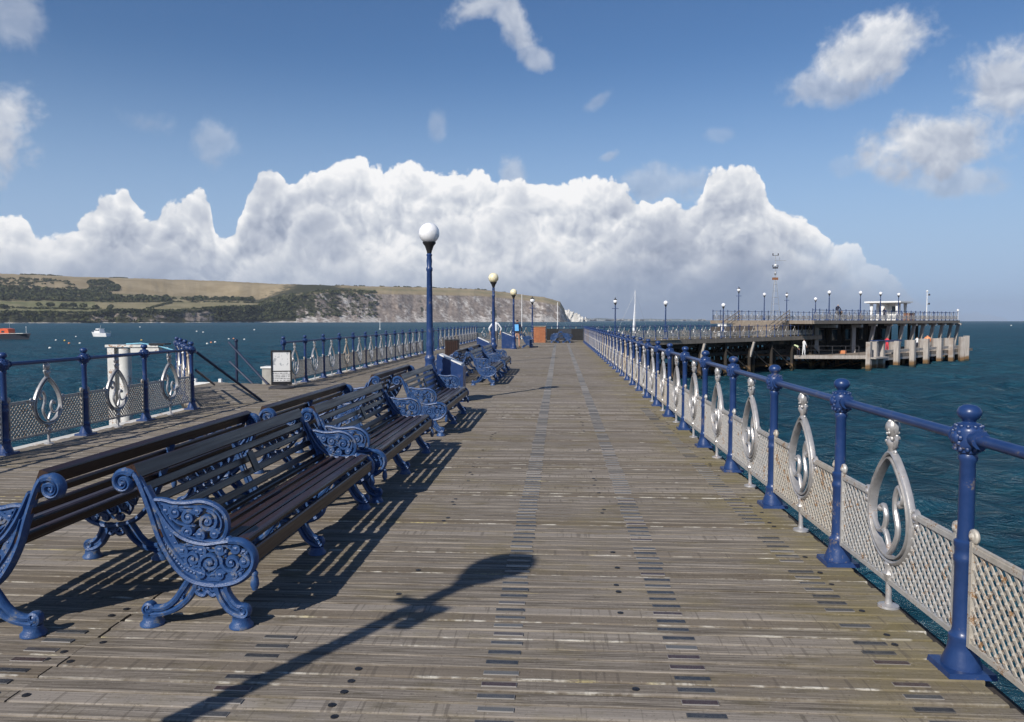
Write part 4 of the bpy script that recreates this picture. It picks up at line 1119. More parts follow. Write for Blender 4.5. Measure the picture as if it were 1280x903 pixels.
    if arm:
        st(spl([(.012, .665), (.07, .665), (.13, .652), (.20, .652), (.275, .66), (.345, .64), (.395, .595), (.41, .535), (.395, .48), (.36, .448)], 6), .014, .022)
        st(spl([(.06, .645), (.14, .630), (.22, .632), (.29, .632), (.35, .61), (.38, .56), (.37, .51), (.33, .475)], 5), .008, .018, 6)
        for c, r, a, tn, fl in (((.305, .555), .062, 90, 1.7, -1), ((.205, .575), .042, 30, 1.4, 1), ((.135, .60), .034, 60, 1.3, 1), ((.20, .50), .036, 260, 1.3, -1), ((.265, .485), .024, 300, 1.2, 1), ((.345, .49), .026, 10, 1.3, 1), ((.085, .61), .024, 120, 1.2, -1), ((.255, .61), .022, 0, 1.2, 1)):
            st(spiral(c, r, .008, a, tn, 20, fl), .0145, .021, 6); mb.ball((c[0], 0, c[1]), .018, 6, 5, (1, 1.5, 1))
        for q in ([(.05, .63), (.11, .575), (.16, .54), (.24, .53)], [(.06, .61), (.10, .55), (.15, .50), (.2, .47)], [(.03, .66), (.12, .63), (.2, .61), (.26, .58)]): st(spl(q, 5), .009, .015, 6, .5)
        rb = random.Random(9)
        for k in range(30):
            u = rb.uniform(.07, .39); v = rb.uniform(.48, .64); mb.ball((u, 0, v), rb.uniform(.008, .014), 6, 4, (rb.uniform(.8, 1.8), 1.2, rb.uniform(.8, 1.6))) if ((u - .25) / .16) ** 2 + ((v - .555) / .085) ** 2 < 1 else None
        mb.ball((.415, 0, .462), .02, 7, 5, (1, 1.3, 1))
    # legs
    st(spl([(.20, .245), (.165, .195), (.13, .145), (.085, .105), (.035, .088), (-.01, .092)], 5), .019, .028)
    st(spl([(.24, .235), (.225, .19), (.185, .135), (.12, .085), (.05, .062), (-.01, .056)], 5), .017, .026)
    st(spiral((-.018, .088), .036, .008, -90, 1.5, 22, -1), .013, .028); mb.ball((-.018, 0, .088), .014, 7, 5, (1, 1.8, 1))
    st(spiral((.155, .155), .022, .006, 30, 1.3, 14), .009, .018, 6)
    st(spl([(.345, .235), (.352, .185), (.375, .135), (.41, .088), (.455, .062), (.495, .056)], 5), .019, .028)
    st(spl([(.395, .235), (.40, .19), (.425, .145), (.455, .115), (.49, .105)], 5), .017, .026)
    st(spiral((.488, .088), .034, .008, -90, 1.5, 22, 1), .013, .028); mb.ball((.488, 0, .088), .014, 7, 5, (1, 1.8, 1))
    mb.extrude([(.22, .235), (.18, .17), (.13, .115), (.06, .075), (.06, .09), (.12, .14), (.16, .20), (.20, .24)], -.009, .009, lambda u, v, t: (u, t, v))
    web2 = [(.36, .23), (.37, .17), (.42, .10), (.47, .075), (.47, .10), (.43, .14), (.41, .19), (.40, .23)]
    mb.extrude(web2, -.009, .009, lambda u, v, t: (u, t, v))
    # apron between the legs
    st(spl([(.225, .215), (.245, .175), (.28, .165), (.30, .185), (.325, .165), (.35, .175)], 5), .016, .022)
    for c, r in (((.25, .205), .022), ((.29, .20), .022), ((.33, .20), .022)): st(spiral(c, r, .005, 0, 1.4, 14), .010, .018, 6)
    for u in (-.008, .472): mb.lathe([(.062, 0), (.062, .012), (.046, .03), (.046, .05)], 14, (u, 0, 0))
    return mb
def slat_box(u, v, ang, w, t, y0, y1):
    """slat of width w along direction ang in the u-v plane, thickness t, with eased edges"""
    mb = MB(); c, s = math.cos(ang), math.sin(ang); e = 0.006
    prof = [(-w / 2 + e, -t / 2), (w / 2 - e, -t / 2), (w / 2, -t / 2 + e), (w / 2, t / 2 - e), (w / 2 - e, t / 2), (-w / 2 + e, t / 2), (-w / 2, t / 2 - e), (-w / 2, -t / 2 + e)]
    mb.extrude([(u + a * c - b * s, v + a * s + b * c) for a, b in prof], y0, y1, lambda u, v, t: (u, t, v)); return mb
E_END = bench_end(True).mesh('bench_end', M['bench_blue'], 50); E_MID = bench_end(False, True).mesh('bench_leg_frame', M['bench_blue'], 50)
BACK = [(-.088, .808, 1.95, .082, .050), (-.050, .722, 1.97, .050, .024), (-.020, .645, 1.95, .046, .024), (.012, .566, 1.93, .046, .024), (.050, .490, 1.87, .046, .024)]
SEAT = [(.118, .452, .05, .052, .030), (.205, .438, .02, .056, .030), (.296, .436, .0, .056, .030), (.387, .443, -.02, .056, .030), (.482, .452, -.10, .066, .034)]
SLAT_ME = []
for i, (u, v, a, w, t) in enumerate(BACK): SLAT_ME.append(('back_slat', slat_box(u, v, a, w, t, -.015, BL + .015).mesh('back_slat', M['slat'])))
for i, (u, v, a, w, t) in enumerate(SEAT): SLAT_ME.append(('seat_slat', slat_box(u, v, a, w, t, .018, BL - .018).mesh('seat_slat', M['slat'])))
SLAT_ME.append(('front_slat', slat_box(.538, .375, 1.57, .085, .028, .018, BL - .018).mesh('front_slat', M['slat'])))
PLATE = MB(); PLATE.extrude([(-.005, .70), (.048, .575), (.058, .58), (.005, .705)], BL * .5 - .045, BL * .5 + .045, lambda u, v, t: (u + .008, t, v)); PLATE_ME = PLATE.mesh('back_plate', M['black'])
def make_bench(label, loc, rz, group):
    r = thing('pier_bench', label, 'bench', loc, rz, group)
    link('bench_end', E_END, r, (0, 0, 0)); link('bench_end', E_END, r, (0, BL, 0)); link('leg_frame', E_MID, r, (0, BL / 2, 0))
    for n, me in SLAT_ME: link(n, me, r)
    link('back_plate', PLATE_ME, r)
    return r
RX, LX = -2.13, -2.68
G1 = 'benches facing the right side of the pier'; G2 = 'benches facing the left side of the pier'
b0 = make_bench('ornate blue bench nearest the viewer facing right toward the sea balustrade', (RX, 3.81, 0), 0, G1)
for y, x, lab in ((6.56, RX + .05, 'second blue bench facing right directly behind the nearest one'), (10.42, RX + .02, 'third blue bench facing right just in front of the first lamp post'),
                  (18.7, RX + .02, 'blue bench facing right just beyond the blue reading lectern'), (21.9, RX + .02, 'blue bench facing right closest to the second lamp post'),
                  (44.6, RX, 'far blue bench facing right in front of the brick box')):
    dup(b0, (x, y, 0), 0, lab, G1)
b1 = dup(b0, (LX, 3.64 + BL, 0), PI, 'bench cut by the left picture edge facing left with back to the nearest bench', G2)
for y, lab in ((6.5, 'second bench facing left back to back with the second right facing bench'), (10.4, 'third bench facing left near the foot of the first lamp post'),
               (18.7, 'left facing bench standing nearest beyond the blue reading lectern'), (21.9, 'bench facing left closest to the second lamp post')):
    dup(b0, (LX, y + BL, 0), PI, lab, G2)
# two at the end facing back down the pier
dup(b0, (0.30, 54.6, 0), 0, 'right hand bench of the far pair standing before the dark end barrier', 'benches before the end barrier')
dup(b0, (-0.08, 54.6 + BL, 0), PI, 'left hand bench of the far pair beside the brick box', 'benches before the end barrier')

# ------------------------------------------------------------------ lamp posts
def lamp(label, loc, globe='globe_white', H=3.2, group='globe lamp posts on the walkway', lod=0, spike=False, scale=1.0):
    r = thing('lamp_post', label, 'lamp post', loc, 0, group); n = 20 if lod == 0 else 10
    mb = MB(); mb.lathe([(.20, 0), (.20, .05), (.165, .08), (.155, .14), (.16, .18), (.125, .25), (.118, .56), (.135, .60), (.14, .66), (.11, .70), (.085, .80), (.10, .86), (.10, .90), (.075, .94)], n); mb.obj('pedestal', M['blue'], r)
    mb = MB(); mb.lathe([(.073, .94), (.068, 1.1), (.078, 1.15), (.066, 1.2), (.064, 1.24), (.05, H - .72), (.062, H - .70), (.062, H - .66), (.045, H - .63), (.055, H - .52), (.045, H - .44), (.058, H - .41), (.04, H - .38)], n); mb.obj('shaft', M['blue'], r)
    if spike:
        mb = MB(); mb.bar((-.30, 0, H - .66), (.30, 0, H - .66), .05, .05); mb.obj('ladder_bar', M['blue'], r)
    mb = MB(); mb.lathe([(.042, H - .38), (.05, H - .34), (.085, H - .24), (.125, H - .19), (.125, H - .165)], n); mb.obj('cup', M['black'], r)
    mb = MB(); mb.ball((0, 0, H), .195, 24 if lod == 0 else 12, 16 if lod == 0 else 9); mb.obj('globe', M[globe], r)
    if spike:
        mb = MB(); mb.lathe([(.15, H + .13), (.16, H + .16), (.07, H + .24), (.03, H + .28), (.012, H + .42)], 10); mb.obj('cap', M['black'], r)
    return r
r = lamp('lamp post beside the viewer with globe over the nearest benches', (-2.58, 1.05, 0), H=3.2)
mb = MB(); mb.bar((-.15, .09, 2.62), (.16, -.09, 2.62), .05, .05); mb.box(.06, .15, -.09, -.02, 2.40, 2.62); mb.obj('bracket', M['blue'], r)
lamp('tall blue lamp post with white globe nearest in view between the bench groups', (-2.46, 14.35, 0), H=3.25)
lamp('second blue lamp post with cream globe behind the second bench group', (-2.50, 28.9, 0), 'globe_cream', H=3.22)
lamp('third blue lamp post with cream globe left of the brick box', (-2.58, 43.0, 0), 'globe_cream', H=3.2)
lamp('farthest walkway lamp post with capped globe behind the brick box', (-2.35, 66.5, 0), H=3.35, spike=True)

# ------------------------------------------------------------------ lecterns, bin, notice stand, brick box
def lectern(label, loc, w=0.52, rz=0.0):
    r = thing('reading_lectern', label, 'lectern', loc, rz, 'blue reading lecterns')
    mb = MB(); mb.extrude([(-w / 2, 0), (w / 2, 0), (w / 2, .70), (-w / 2, .94)], -.21, .21, lambda u, v, t: (u, t, v)); mb.obj('cabinet', M['blue'], r)
    s = (.70 - .94) / w
    mb = MB(); mb.extrude([(-w / 2 + .05, .94 + s * .05 + .003), (w / 2 - .04, .70 - s * .04 + .003), (w / 2 - .04, .73 - s * .04), (-w / 2 + .05, .97 + s * .05)], -.19, .19, lambda u, v, t: (u, t, v)); mb.obj('display_panel', M['white'], r)
    return r
lectern('blue reading lectern with white sloping top beside the nearest lamp post', (-2.14, 15.0, 0))
lectern('blue reading lectern with white top beside the second lamp post', (-2.98, 30.0, 0))
lectern('blue reading lectern with white top beside the third lamp post', (-3.0, 43.7, 0), .6)
r = thing('litter_bin', 'dark slatted litter bin behind the second group of benches', 'bin', (-4.1, 29.0, 0))
mb = MB(); mb.box(-.22, .22, -.22, .22, .05, .80); mb.obj('liner', M['black'], r)
sl = MB(); sl.box(-.03, .03, -.012, .012, .06, .84); slm = sl.mesh('slat', M['slat'])
for k in range(6):
    for sgn, ax in ((-1, 0), (1, 0), (-1, 1), (1, 1)):
        q = -.2 + .08 * k
        link('slat', slm, r, (q, sgn * .235, 0) if ax == 0 else (sgn * .235, q, 0), 0 if ax == 0 else PI / 2)
mb = MB(); mb.box(-.26, .26, -.26, .26, .845, .88); mb.obj('lid', M['black'], r)

def print_mat(name, base, ink, sc):
    m, T, b = mat(name); P = objco(T); n = T.noise(T.vm('MULTIPLY', P, (sc, 1, sc * .7)), 1.0, 4, 0.6); l = T.noise(T.vm('MULTIPLY', P, (60, 1, 9)), 1.0, 2)
    s = T.new('ShaderNodeSeparateXYZ'); T.l.new(P, s.inputs[0])
    rows = T.sm(T.m('PINGPONG', T.mul(s.outputs[2], 24), 0.5), 0.22, 0.32)
    c = T.mix(T.mul(T.sm(n, 0.54, 0.6), T.sm(s.outputs[2], .50, .56)), base, rgb(0.36, 0.38, 0.40)); c = T.mix(T.mul(T.mul(rows, T.sm(l, .42, .5)), T.sm(s.outputs[2], .44, .40)), c, ink)
    T.put(b.inputs['Base Color'], c); b.inputs['Roughness'].default_value = 0.5
    return m
M['map_print'] = print_mat('printed_notice', rgb(.70, .70, .69), rgb(.12, .12, .13), 9)
r = thing('notice_stand', 'framed pavement notice with black frame on a round base by the left railing', 'sign', (-6.56, 17.58, 0), 0.30)
mb = MB(); mb.lathe([(.30, 0), (.30, .03), (.24, .055), (.05, .07)], 20); mb.obj('base', M['dark_metal'], r)
mb = MB(); mb.box(-.235, -.20, -.025, .025, .08, .90); mb.box(.20, .235, -.025, .025, .08, .90); mb.box(-.2, .2, -.025, .025, .865, .90); mb.box(-.2, .2, -.025, .025, .08, .16); mb.obj('frame', M['black'], r)
mb = MB(); mb.box(-.2, .2, -.008, .008, .16, .865); mb.obj('printed_sheet', M['map_print'], r)
mb = MB(); mb.box(-.2, .2, -.012, .012, .395, .415); mb.obj('divider', M['black'], r)

def brick_box():
    r = thing('brick_kiosk', 'small square red brick pillar box at the far end of the walkway', 'brick pillar', (-1.42, 56.0, 0))
    m, T, b = mat('orange_brick'); n = T.noise(worldpos(T), 30, 3); o_ = orand(T)
    c = T.mix(o_, rgb(.36, .125, .055), rgb(.48, .19, .085)); T.put(b.inputs['Base Color'], T.mix(T.sm(n, .4, .7, 0, .4), c, rgb(.22, .09, .05))); b.inputs['Roughness'].default_value = .9
    w = .42; mb = MB(); mb.box(-w + .02, w - .02, -w + .02, w - .02, 0, 1.14); mb.obj('mortar_core', M['concrete'], r)
    bm = MB(); bm.box(-.1, .1, 0, .03, 0, .062); me = bm.mesh('brick', m)
    for k in range(15):
        for j in range(4):
            u = -w + .105 + j * .21 - (0.05 if k % 2 else 0)
            for s in range(4):
                a = s * PI / 2; px, py = u, -w
                o = link('brick', me, r, (px * math.cos(a) - py * math.sin(a), px * math.sin(a) + py * math.cos(a), .004 + k * .075), a)
    mb = MB(); mb.box(-w - .04, w + .04, -w - .04, w + .04, 1.14, 1.21); mb.obj('coping', M['timber_mid'], r)
    mb = MB(); mb.box(w + .004, w + .016, -.12, .2, .72, 1.02); mb.obj('notice', M['white'], r)
brick_box()
r = thing('banner_barrier', 'dark barrier with patterned panels closing the far end of the walkway', 'barrier', (0, 57.9, 0))
for k in range(3):
    mb = MB(); x = -.95 + k * .93; mb.box(x + .02, x + .90, -.03, .03, .10, .98); mb.obj('panel', M['black'] if k != 1 else M['navy_hull'], r)
for k in range(4):
    x = -.95 + k * .93; mb = MB(); mb.box(x - .02, x + .019, -.035, .035, 0, 1.05); mb.obj('upright', M['dark_metal'], r)
mb = MB()
for k in range(5):
    cx = -.5 + k * .34; mb.tube([(cx + math.cos(a) * .13, -.04, .42 + math.sin(a) * .13) for a in np.linspace(0, 2 * PI, 14, endpoint=False)], .022, 5, closed=True)
mb.obj('ring_pattern', M['bench_blue'], r)

# ------------------------------------------------------------------ gangway platform at the left gap
mb = MB(); mb.hexa([(XL, 13.4, -.20), (-9.0, 17.3, -.20), (-9.0, 19.3, -.20), (XL, 18.6, -.20), (XL, 13.4, -.06), (-9.0, 17.3, -.06), (-9.0, 19.3, -.06), (XL, 18.6, -.06)])
o = tag(mb.obj('gangway_platform', M['pile_dark']), kind='structure')
gp = []; yy = 13.5
while yy < 19.25:
    xl = max(-9.0, XL - (yy - 13.4) * 2.28 / 3.9)
    xr = XL - .006 if yy < 18.5 else XL - (yy - 18.5) * 3.0
    me = finish_plank(plank_mesh(xr - xl, int(yy * 100)), 'plank'); link('plank', me, o, (xl, yy, -.003)); yy += PW
r = thing('gangway_rail', 'bare blue stay rails and post at the gangway gap in the left balustrade', 'handrail', (-8.35, 19.2, 0))
mb = MB(); mb.tube([(0, 0, -.6), (0, 0, 1.05)], .035, 10); mb.ball((0, 0, 1.08), .05); mb.obj('post', M['rail_dark'], r)
g = lambda x, y, Y: tuple(np.array(at(x, y, Y)) - np.array((-8.35, 19.2, 0)))
mb = MB(); mb.tube([g(286, 428, 19.2), g(335, 481, 18.55)], .028, 8); mb.obj('rail', M['rail_dark'], r)
mb = MB(); mb.tube([g(287, 452, 19.2), g(316, 480, 18.9)], .025, 8); mb.obj('rail', M['rail_dark'], r)
r = thing('gangway_rail', 'bare blue stay rails running down from the left balustrade end post', 'handrail', (LEFTX, 13.3, 0))
g = lambda x, y, Y: tuple(np.array(at(x, y, Y)) - np.array((LEFTX, 13.3, 0)))
mb = MB(); mb.tube([g(245, 440, 13.3), g(327, 501, 14.82)], .026, 8); mb.obj('rail', M['rail_dark'], r)
mb = MB(); mb.tube([g(245, 463, 13.35), g(268, 481, 16.9)], .024, 8); mb.obj('rail', M['rail_dark'], r)
r = thing('concrete_block', 'pale square concrete block behind the framed notice', 'block', (-7.30, 18.85, 0))
mb = MB(); mb.box(-.17, .17, -.17, .17, -.3, .40); mb.obj('body', M['concrete'], r); mb = MB(); mb.box(-.20, .20, -.2, .2, .401, .44); mb.obj('cap', M['white'], r)
r = thing('white_trestle', 'low white trestle showing past the platform edge at the gangway', 'frame', at(261, 478, 21.0))
mb = MB(); mb.box(-.45, .45, -.05, .05, -.1, .0); mb.obj('sill', M['white'], r)
mb = MB(); mb.box(-.45, -.36, -.05, .05, .0, .1); mb.box(.3, .38, -.05, .05, .0, .1); mb.obj('lug', M['white'], r)

# mooring dolphin behind the left balustrade
p = at(158, 500, 19.0); zt = at(158, 434, 19.0)[2]
r = thing('mooring_dolphin', 'white rusty steel mooring pile with cross beam behind the left balustrade', 'mooring pile', (p[0], 19.0, SEA))
mb = MB(); mb.lathe([(.15, -1), (.15, zt - SEA - .05), (.13, zt - SEA - .04)], 18); mb.obj('round_pile', M['weathered_white'], r)
mb = MB(); x = -.33; mb.box(x - .09, x + .09, -.10, -.07, -1, zt - SEA - .02); mb.box(x - .09, x + .09, .07, .10, -1, zt - SEA - .02); mb.box(x - .012, x + .012, -.07, .07, -1, zt - SEA - .02); mb.obj('steel_pile', M['weathered_white'], r)
mb = MB(); h = zt - SEA; mb.box(-.46, .95, -.13, .13, h, h + .06); mb.box(.2, .95, -.10, .10, h - .14, h - .002); mb.obj('cross_beam', M['weathered_white'], r)
mb = MB(); mb.box(.72, 1.15, -.16, .16, h + .062, h + .10); mb.obj('rubber_cap', M['black'], r)
mb = MB(); mb.tube([(.1, -.1, h + .08), (.5, -.12, h + .10), (1.0, -.1, h + .02), (1.35, -.1, h - .08)], .02, 6); mb.obj('mooring_rope', M['rope'], r)

# ------------------------------------------------------------------ second arm of the pier and the pier head
random.seed(21)
W2 = 8.6; S_H0, S_H1 = 32.5, 82.0
# walkway deck
wk = link('pier_arm_deck', None); tag(wk, kind='structure')
mb = MB(); rnd = []; yc = []
me_ = MB()
s = -1.0
while s < S_H0 + 6:
    for o0, o1 in ((-.02, -W2),):
        a, b, c, d = hp(s, o0, 0), hp(s + .21, o0, 0), hp(s + .21, o1, 0), hp(s, o1, 0)
        if s > 6.5 or True:
            z = random.uniform(-.004, .004) + (-.012 if s < 7 else 0)
            mb.quad([(a[0], a[1], z), (d[0], d[1], z), (c[0], c[1], z), (b[0], b[1], z)]); rnd.append(random.random())
    s += .215
me = mb.mesh('plank_field', M['deck']); uv = me.uv_layers.new(name='plank')
uv.data.foreach_set('uv', np.tile(np.array([[0, -1], [8, -1], [8, 1], [0, 1]], np.float32), (len(rnd), 1)).ravel())
a = me.attributes.new('rnd', 'FLOAT', 'FACE'); a.data.foreach_set('value', np.asarray(rnd, np.float32)); tag(link('plank_field', me, wk), kind='stuff')
def hbox(mb, s0, s1, o0, o1, z0, z1):
    q = [hp(s0, o0), hp(s1, o0), hp(s1, o1), hp(s0, o1)]
    q = [(x, y) for x, y, _ in q][::-1]
    mb.hexa([(x, y, z0) for x, y in q] + [(x, y, z1) for x, y in q])
mb = MB(); hbox(mb, .3, S_H0 + 6, .12, -.0, -.42, -.006); hbox(mb, 0, S_H0 + 6, -W2 - .02, -W2 - .16, -.42, -.02); mb.obj('edge_beam', M['timber_mid'], wk)
mb = MB()
for o in (-.6, -3, -5.5, -8): hbox(mb, 1, S_H0 + 6, o, o - .25, -.85, -.06)
mb.obj('joist', M['pile_dark'], wk)
pm = MB(); pm.lathe([(.16, SEA - 1.5), (.16, -.5)], 10); pme = pm.mesh('pile', M['pile_dark'])
cm_ = MB(); cm_.box(-.2, .2, -W2 / 2 - .3, W2 / 2 + .3, -.75, -.47); cme = cm_.mesh('crosshead', M['pile_dark'])
for k in range(9):
    s = 3 + k * 4.2
    for o in (-.2, -4.3, -8.3): link('pile', pme, wk, hp(s, o))
    p = hp(s, -W2 / 2); link('crosshead', cme, wk, p, math.radians(46) + PI / 2 + PI / 2 - PI / 2)
    mb = MB(); mb.bar(hp(s, -.35, -.6), hp(s, -4.1, -3.4), .14, .14); mb.bar(hp(s + .2, -8.1, -.6), hp(s + .2, -4.4, -3.4), .14, .14); mb.bar(hp(s, -.05, -1.2), hp(s + 4.2, -.05, -3.3), .12, .12); mb.obj('brace', M['pile_dark'], wk)
    mb = MB(); mb.bar(hp(s, -1.0, -1.55), hp(s + 4.2, -1.0, -1.55), .2, .3); mb.bar(hp(s, -4.5, -1.55), hp(s + 4.2, -4.5, -1.55), .2, .3); mb.bar(hp(s, -8.0, -1.7), hp(s + 4.2, -8.0, -1.7), .2, .3); mb.bar(hp(s, -8.1, -2.9), hp(s + 4.2, -8.1, -2.9), .2, .3); mb.bar(hp(s, -.3, -2.9), hp(s, -8.2, -2.9), .2, .25); tag(mb.obj('waling', M['pile_dark'], wk))  # extra dark walings, then piles, added to blacken the space under the arm
    for o in (-2.2, -6.2): link('pile', pme, wk, hp(s, o))
    for o in (-1.0, -4.3, -7.9): link('pile', pme, wk, hp(s + 2.1, o))
    if k in (1, 3, 5): mb = MB(); mb.bar(hp(s, .30, -.45), hp(s, -.1, -1.9), .18, .2); mb.obj('strut', M['pile_pale'], wk)
balustrade('balustrade along the near side of the angled pier arm', hp(.6, .04)[:2], hp(S_H0 + 4.0, .04)[:2], 22, lod=2, rusty=.25, first=False)
balustrade('balustrade along the far side of the angled pier arm', (LEFTX, 60.8), hp(S_H0, -W2 + .1)[:2], 23, lod=2, rusty=.25, first=False)

# pier head ------------------------------------------------
UD, LD = 1.62, -2.05
head = thing('landing_pier', 'two level timber pier head with pale piles standing in the sea', 'pier', hp(40, 0, SEA))
inv = Matrix.Translation(Vector(hp(40, 0, SEA))).inverted()
def on_arm(px, o):
    d = ray(px, 401); k = d[0] / d[1]; b = P0 + NN * o
    return (k * b[1] - b[0]) / (U[0] - k * U[1])
S_H1 = on_arm(1198, 2.0)
def hobj(mb, name, m):
    me = mb.mesh(name, m); me.transform(inv); return link(name, me, head)
ON, OF = 2.0, -10.0
mb = MB(); hbox(mb, S_H0, S_H1, ON, OF, UD - .10, UD); hobj(mb, 'upper_deck', M['timber_mid'])
mb = MB(); hbox(mb, S_H0 - .1, S_H1 + .1, ON + .16, ON + .004, UD - .36, UD + .01); hobj(mb, 'fascia_beam', M['timber_mid'])
mb = MB(); hbox(mb, S_H1 + .004, S_H1 + .18, ON + .003, OF, UD - .36, UD + .012); hobj(mb, 'fascia_beam', M['timber_mid']); mb = MB(); hbox(mb, S_H0 - .18, S_H0 - .004, ON + .003, OF, UD - .36, UD + .012); hobj(mb, 'fascia_beam', M['timber_mid'])
mb = MB()
for k in range(12): hbox(mb, S_H0 + 1 + k * 3.6, S_H0 + 1.3 + k * 3.6, ON - .1, OF + .1, UD - .45, UD - .11)
hobj(mb, 'deck_joists', M['pile_dark'])
LPOLY = [hp(33, -9.5)[:2], hp(33, -.3)[:2], hp(38.5, 5.4)[:2], hp(70, 5.4)[:2], hp(70, -9.5)[:2]]
mb = MB(); mb.extrude(LPOLY, LD - .25, LD, lambda u, v, t: (u, v, t)); hobj(mb, 'landing_deck', M['timber_mid'])
mb = MB(); mb.bar(hp(32.9, -.25, LD - .16), hp(38.35, 5.45, LD - .16), .16, .36); hobj(mb, 'landing_beam', M['pile_pale'])
mb = MB(); hbox(mb, 38.6, 70, 5.60, 5.405, LD - .32, LD + .02); hobj(mb, 'landing_beam', M['timber_mid'])
# sloping gangway to the left of the landing
mb = MB(); mb.bar(hp(26.3, -3, -1.80), hp(32.8, -1.4, -2.08), 1.6, .14); hobj(mb, 'gangway', M['rust'])
mb = MB()
for k in range(6): mb.bar(hp(26.6 + k * 1.15, -2.0 + k * .28, -1.95 - k * .045), hp(26.6 + k * 1.15, -2.05 + k * .28, -2.16 - k * .045), .14, .14)
hobj(mb, 'gangway_brackets', M['pile_pale'])
# inner dark hall below the upper deck, with windows
mb = MB(); hbox(mb, 43, 71, -5.2, -9.4, LD, UD - .46); hobj(mb, 'store_room', M['pile_dark'])
for k in range(7):
    s = 44.5 + k * 3.8
    mb = MB(); hbox(mb, s, s + 1.7, -5.13, -5.195, LD + 1.1, LD + 2.6); w = hobj(mb, 'window', M['timber_mid'])
    mb = MB(); hbox(mb, s + .08, s + 1.62, -5.10, -5.126, LD + 1.2, LD + 2.5); me = mb.mesh('pane', M['glass']); me.transform(inv); link('pane', me, w)
# columns and raking struts
for k, s in enumerate((36.2, on_arm(1067, .9) - 2)):
    mb = MB(); mb.bar(hp(s + 2, .9 if k else -.4, LD), hp(s + 2, .9 if k else -.4, UD - .5), .42, .42); mb.bar(hp(s + 2, .7 if k else -.6, UD - .62), hp(s + 2, 1.9, UD - .62), .42, .34); hobj(mb, 'column', M['pile_pale'])
for k, px in enumerate((1091, 1110.5, 1127, 1141.5, 1153, 1165.5, 1177, 1188, 1197)):
    s = on_arm(px, 1.6)
    mb = MB(); mb.bar(hp(s, .8, SEA - 1), hp(s, 1.75, UD - .38), .36, .36); mb.bar(hp(s, 1.2, UD - .52), hp(s, 2.1, UD - .52), .36, .26); hobj(mb, 'raking_strut', M['pile_pale'])
    mb = MB(); mb.bar(hp(s, -3.8, SEA - 1), hp(s, -3.8, UD - .46), .32, .32); hobj(mb, 'inner_pile', M['pile_dark'])
# fender piles along the landing
fs = [on_arm(px, 5.9) for px in (1087, 1095, 1103.5, 1122, 1142, 1159, 1175.5, 1190.5)]
random.seed(3)
for k, s in enumerate(fs):
    w = .52 if k > 1 else .44; t = -.55 + random.uniform(-.06, .06)
    mb = MB(); mb.bar(hp(s, 5.9, SEA - 1.5), hp(s + random.uniform(-.06, .06), 5.9, t), w, w); hobj(mb, 'fender_pile', M['pile_pale'])
    if k > 1:
        mb = MB(); mb.bar(hp(s + 1.1, 4.9, LD), hp(s + 1.1, 4.9, t - .05), .45, .4); hobj(mb, 'backing_post', M['pile_pale'])
for k in range(3):
    mb = MB(); mb.bar(hp(on_arm(1203, 6) + .85 * k, 6.0 + .25 * (k % 2), SEA - 1.5), hp(on_arm(1203, 6) + .85 * k, 6.0 + .25 * (k % 2), -.45 + .06 * k), .52, .52); hobj(mb, 'corner_pile', M['pile_pale'])
mb = MB(); hbox(mb, 38.0, 40.2, 6.25, 5.5, -.52, -.44); hbox(mb, 42, 46, 5.66, 5.5, -.70, -.48); hobj(mb, 'blue_capping', M['blue'])
mb = MB(); hbox(mb, 40.3, on_arm(1200, 5.6), 5.66, 5.43, -1.85, -1.55); hbox(mb, 40.3, on_arm(1200, 5.6), 5.66, 5.43, -2.65, -2.4); hobj(mb, 'waling', M['pile_pale'])
mb = MB(); hbox(mb, 36.6, 39.9, 6.7, 5.5, -2.30, -2.15); hobj(mb, 'step_platform', M['pile_pale'])
for k in range(9):
    for o in (4.4, 0, -4.5, -9):
        mb = MB(); s = 39 + k * 3.6; mb.bar(hp(s, o, SEA - 1.5), hp(s, o, LD - .26), .34, .34); hobj(mb, 'pile', M['pile_dark'])
    mb = MB(); mb.bar(hp(39 + k * 3.6, 4.2, LD - .4), hp(39 + k * 3.6, 0.2, SEA - .2), .16, .16); mb.bar(hp(39 + k * 3.6, -.2, LD - .4), hp(39 + k * 3.6, -4.3, SEA - .2), .16, .16); hobj(mb, 'brace', M['pile_dark'])
# railing on the landing
mb = MB()
for k in range(6): mb.tube([hp(37.9 - k * .95, 4.4 - k * .98, LD), hp(37.9 - k * .95, 4.4 - k * .98, LD + 1.0)], .035, 6)
for z in (.98, .55): mb.tube([hp(37.9, 4.4, LD + z), hp(33.1, -.5, LD + z)], .025, 6)
hobj(mb, 'landing_rail', M['dark_metal'])
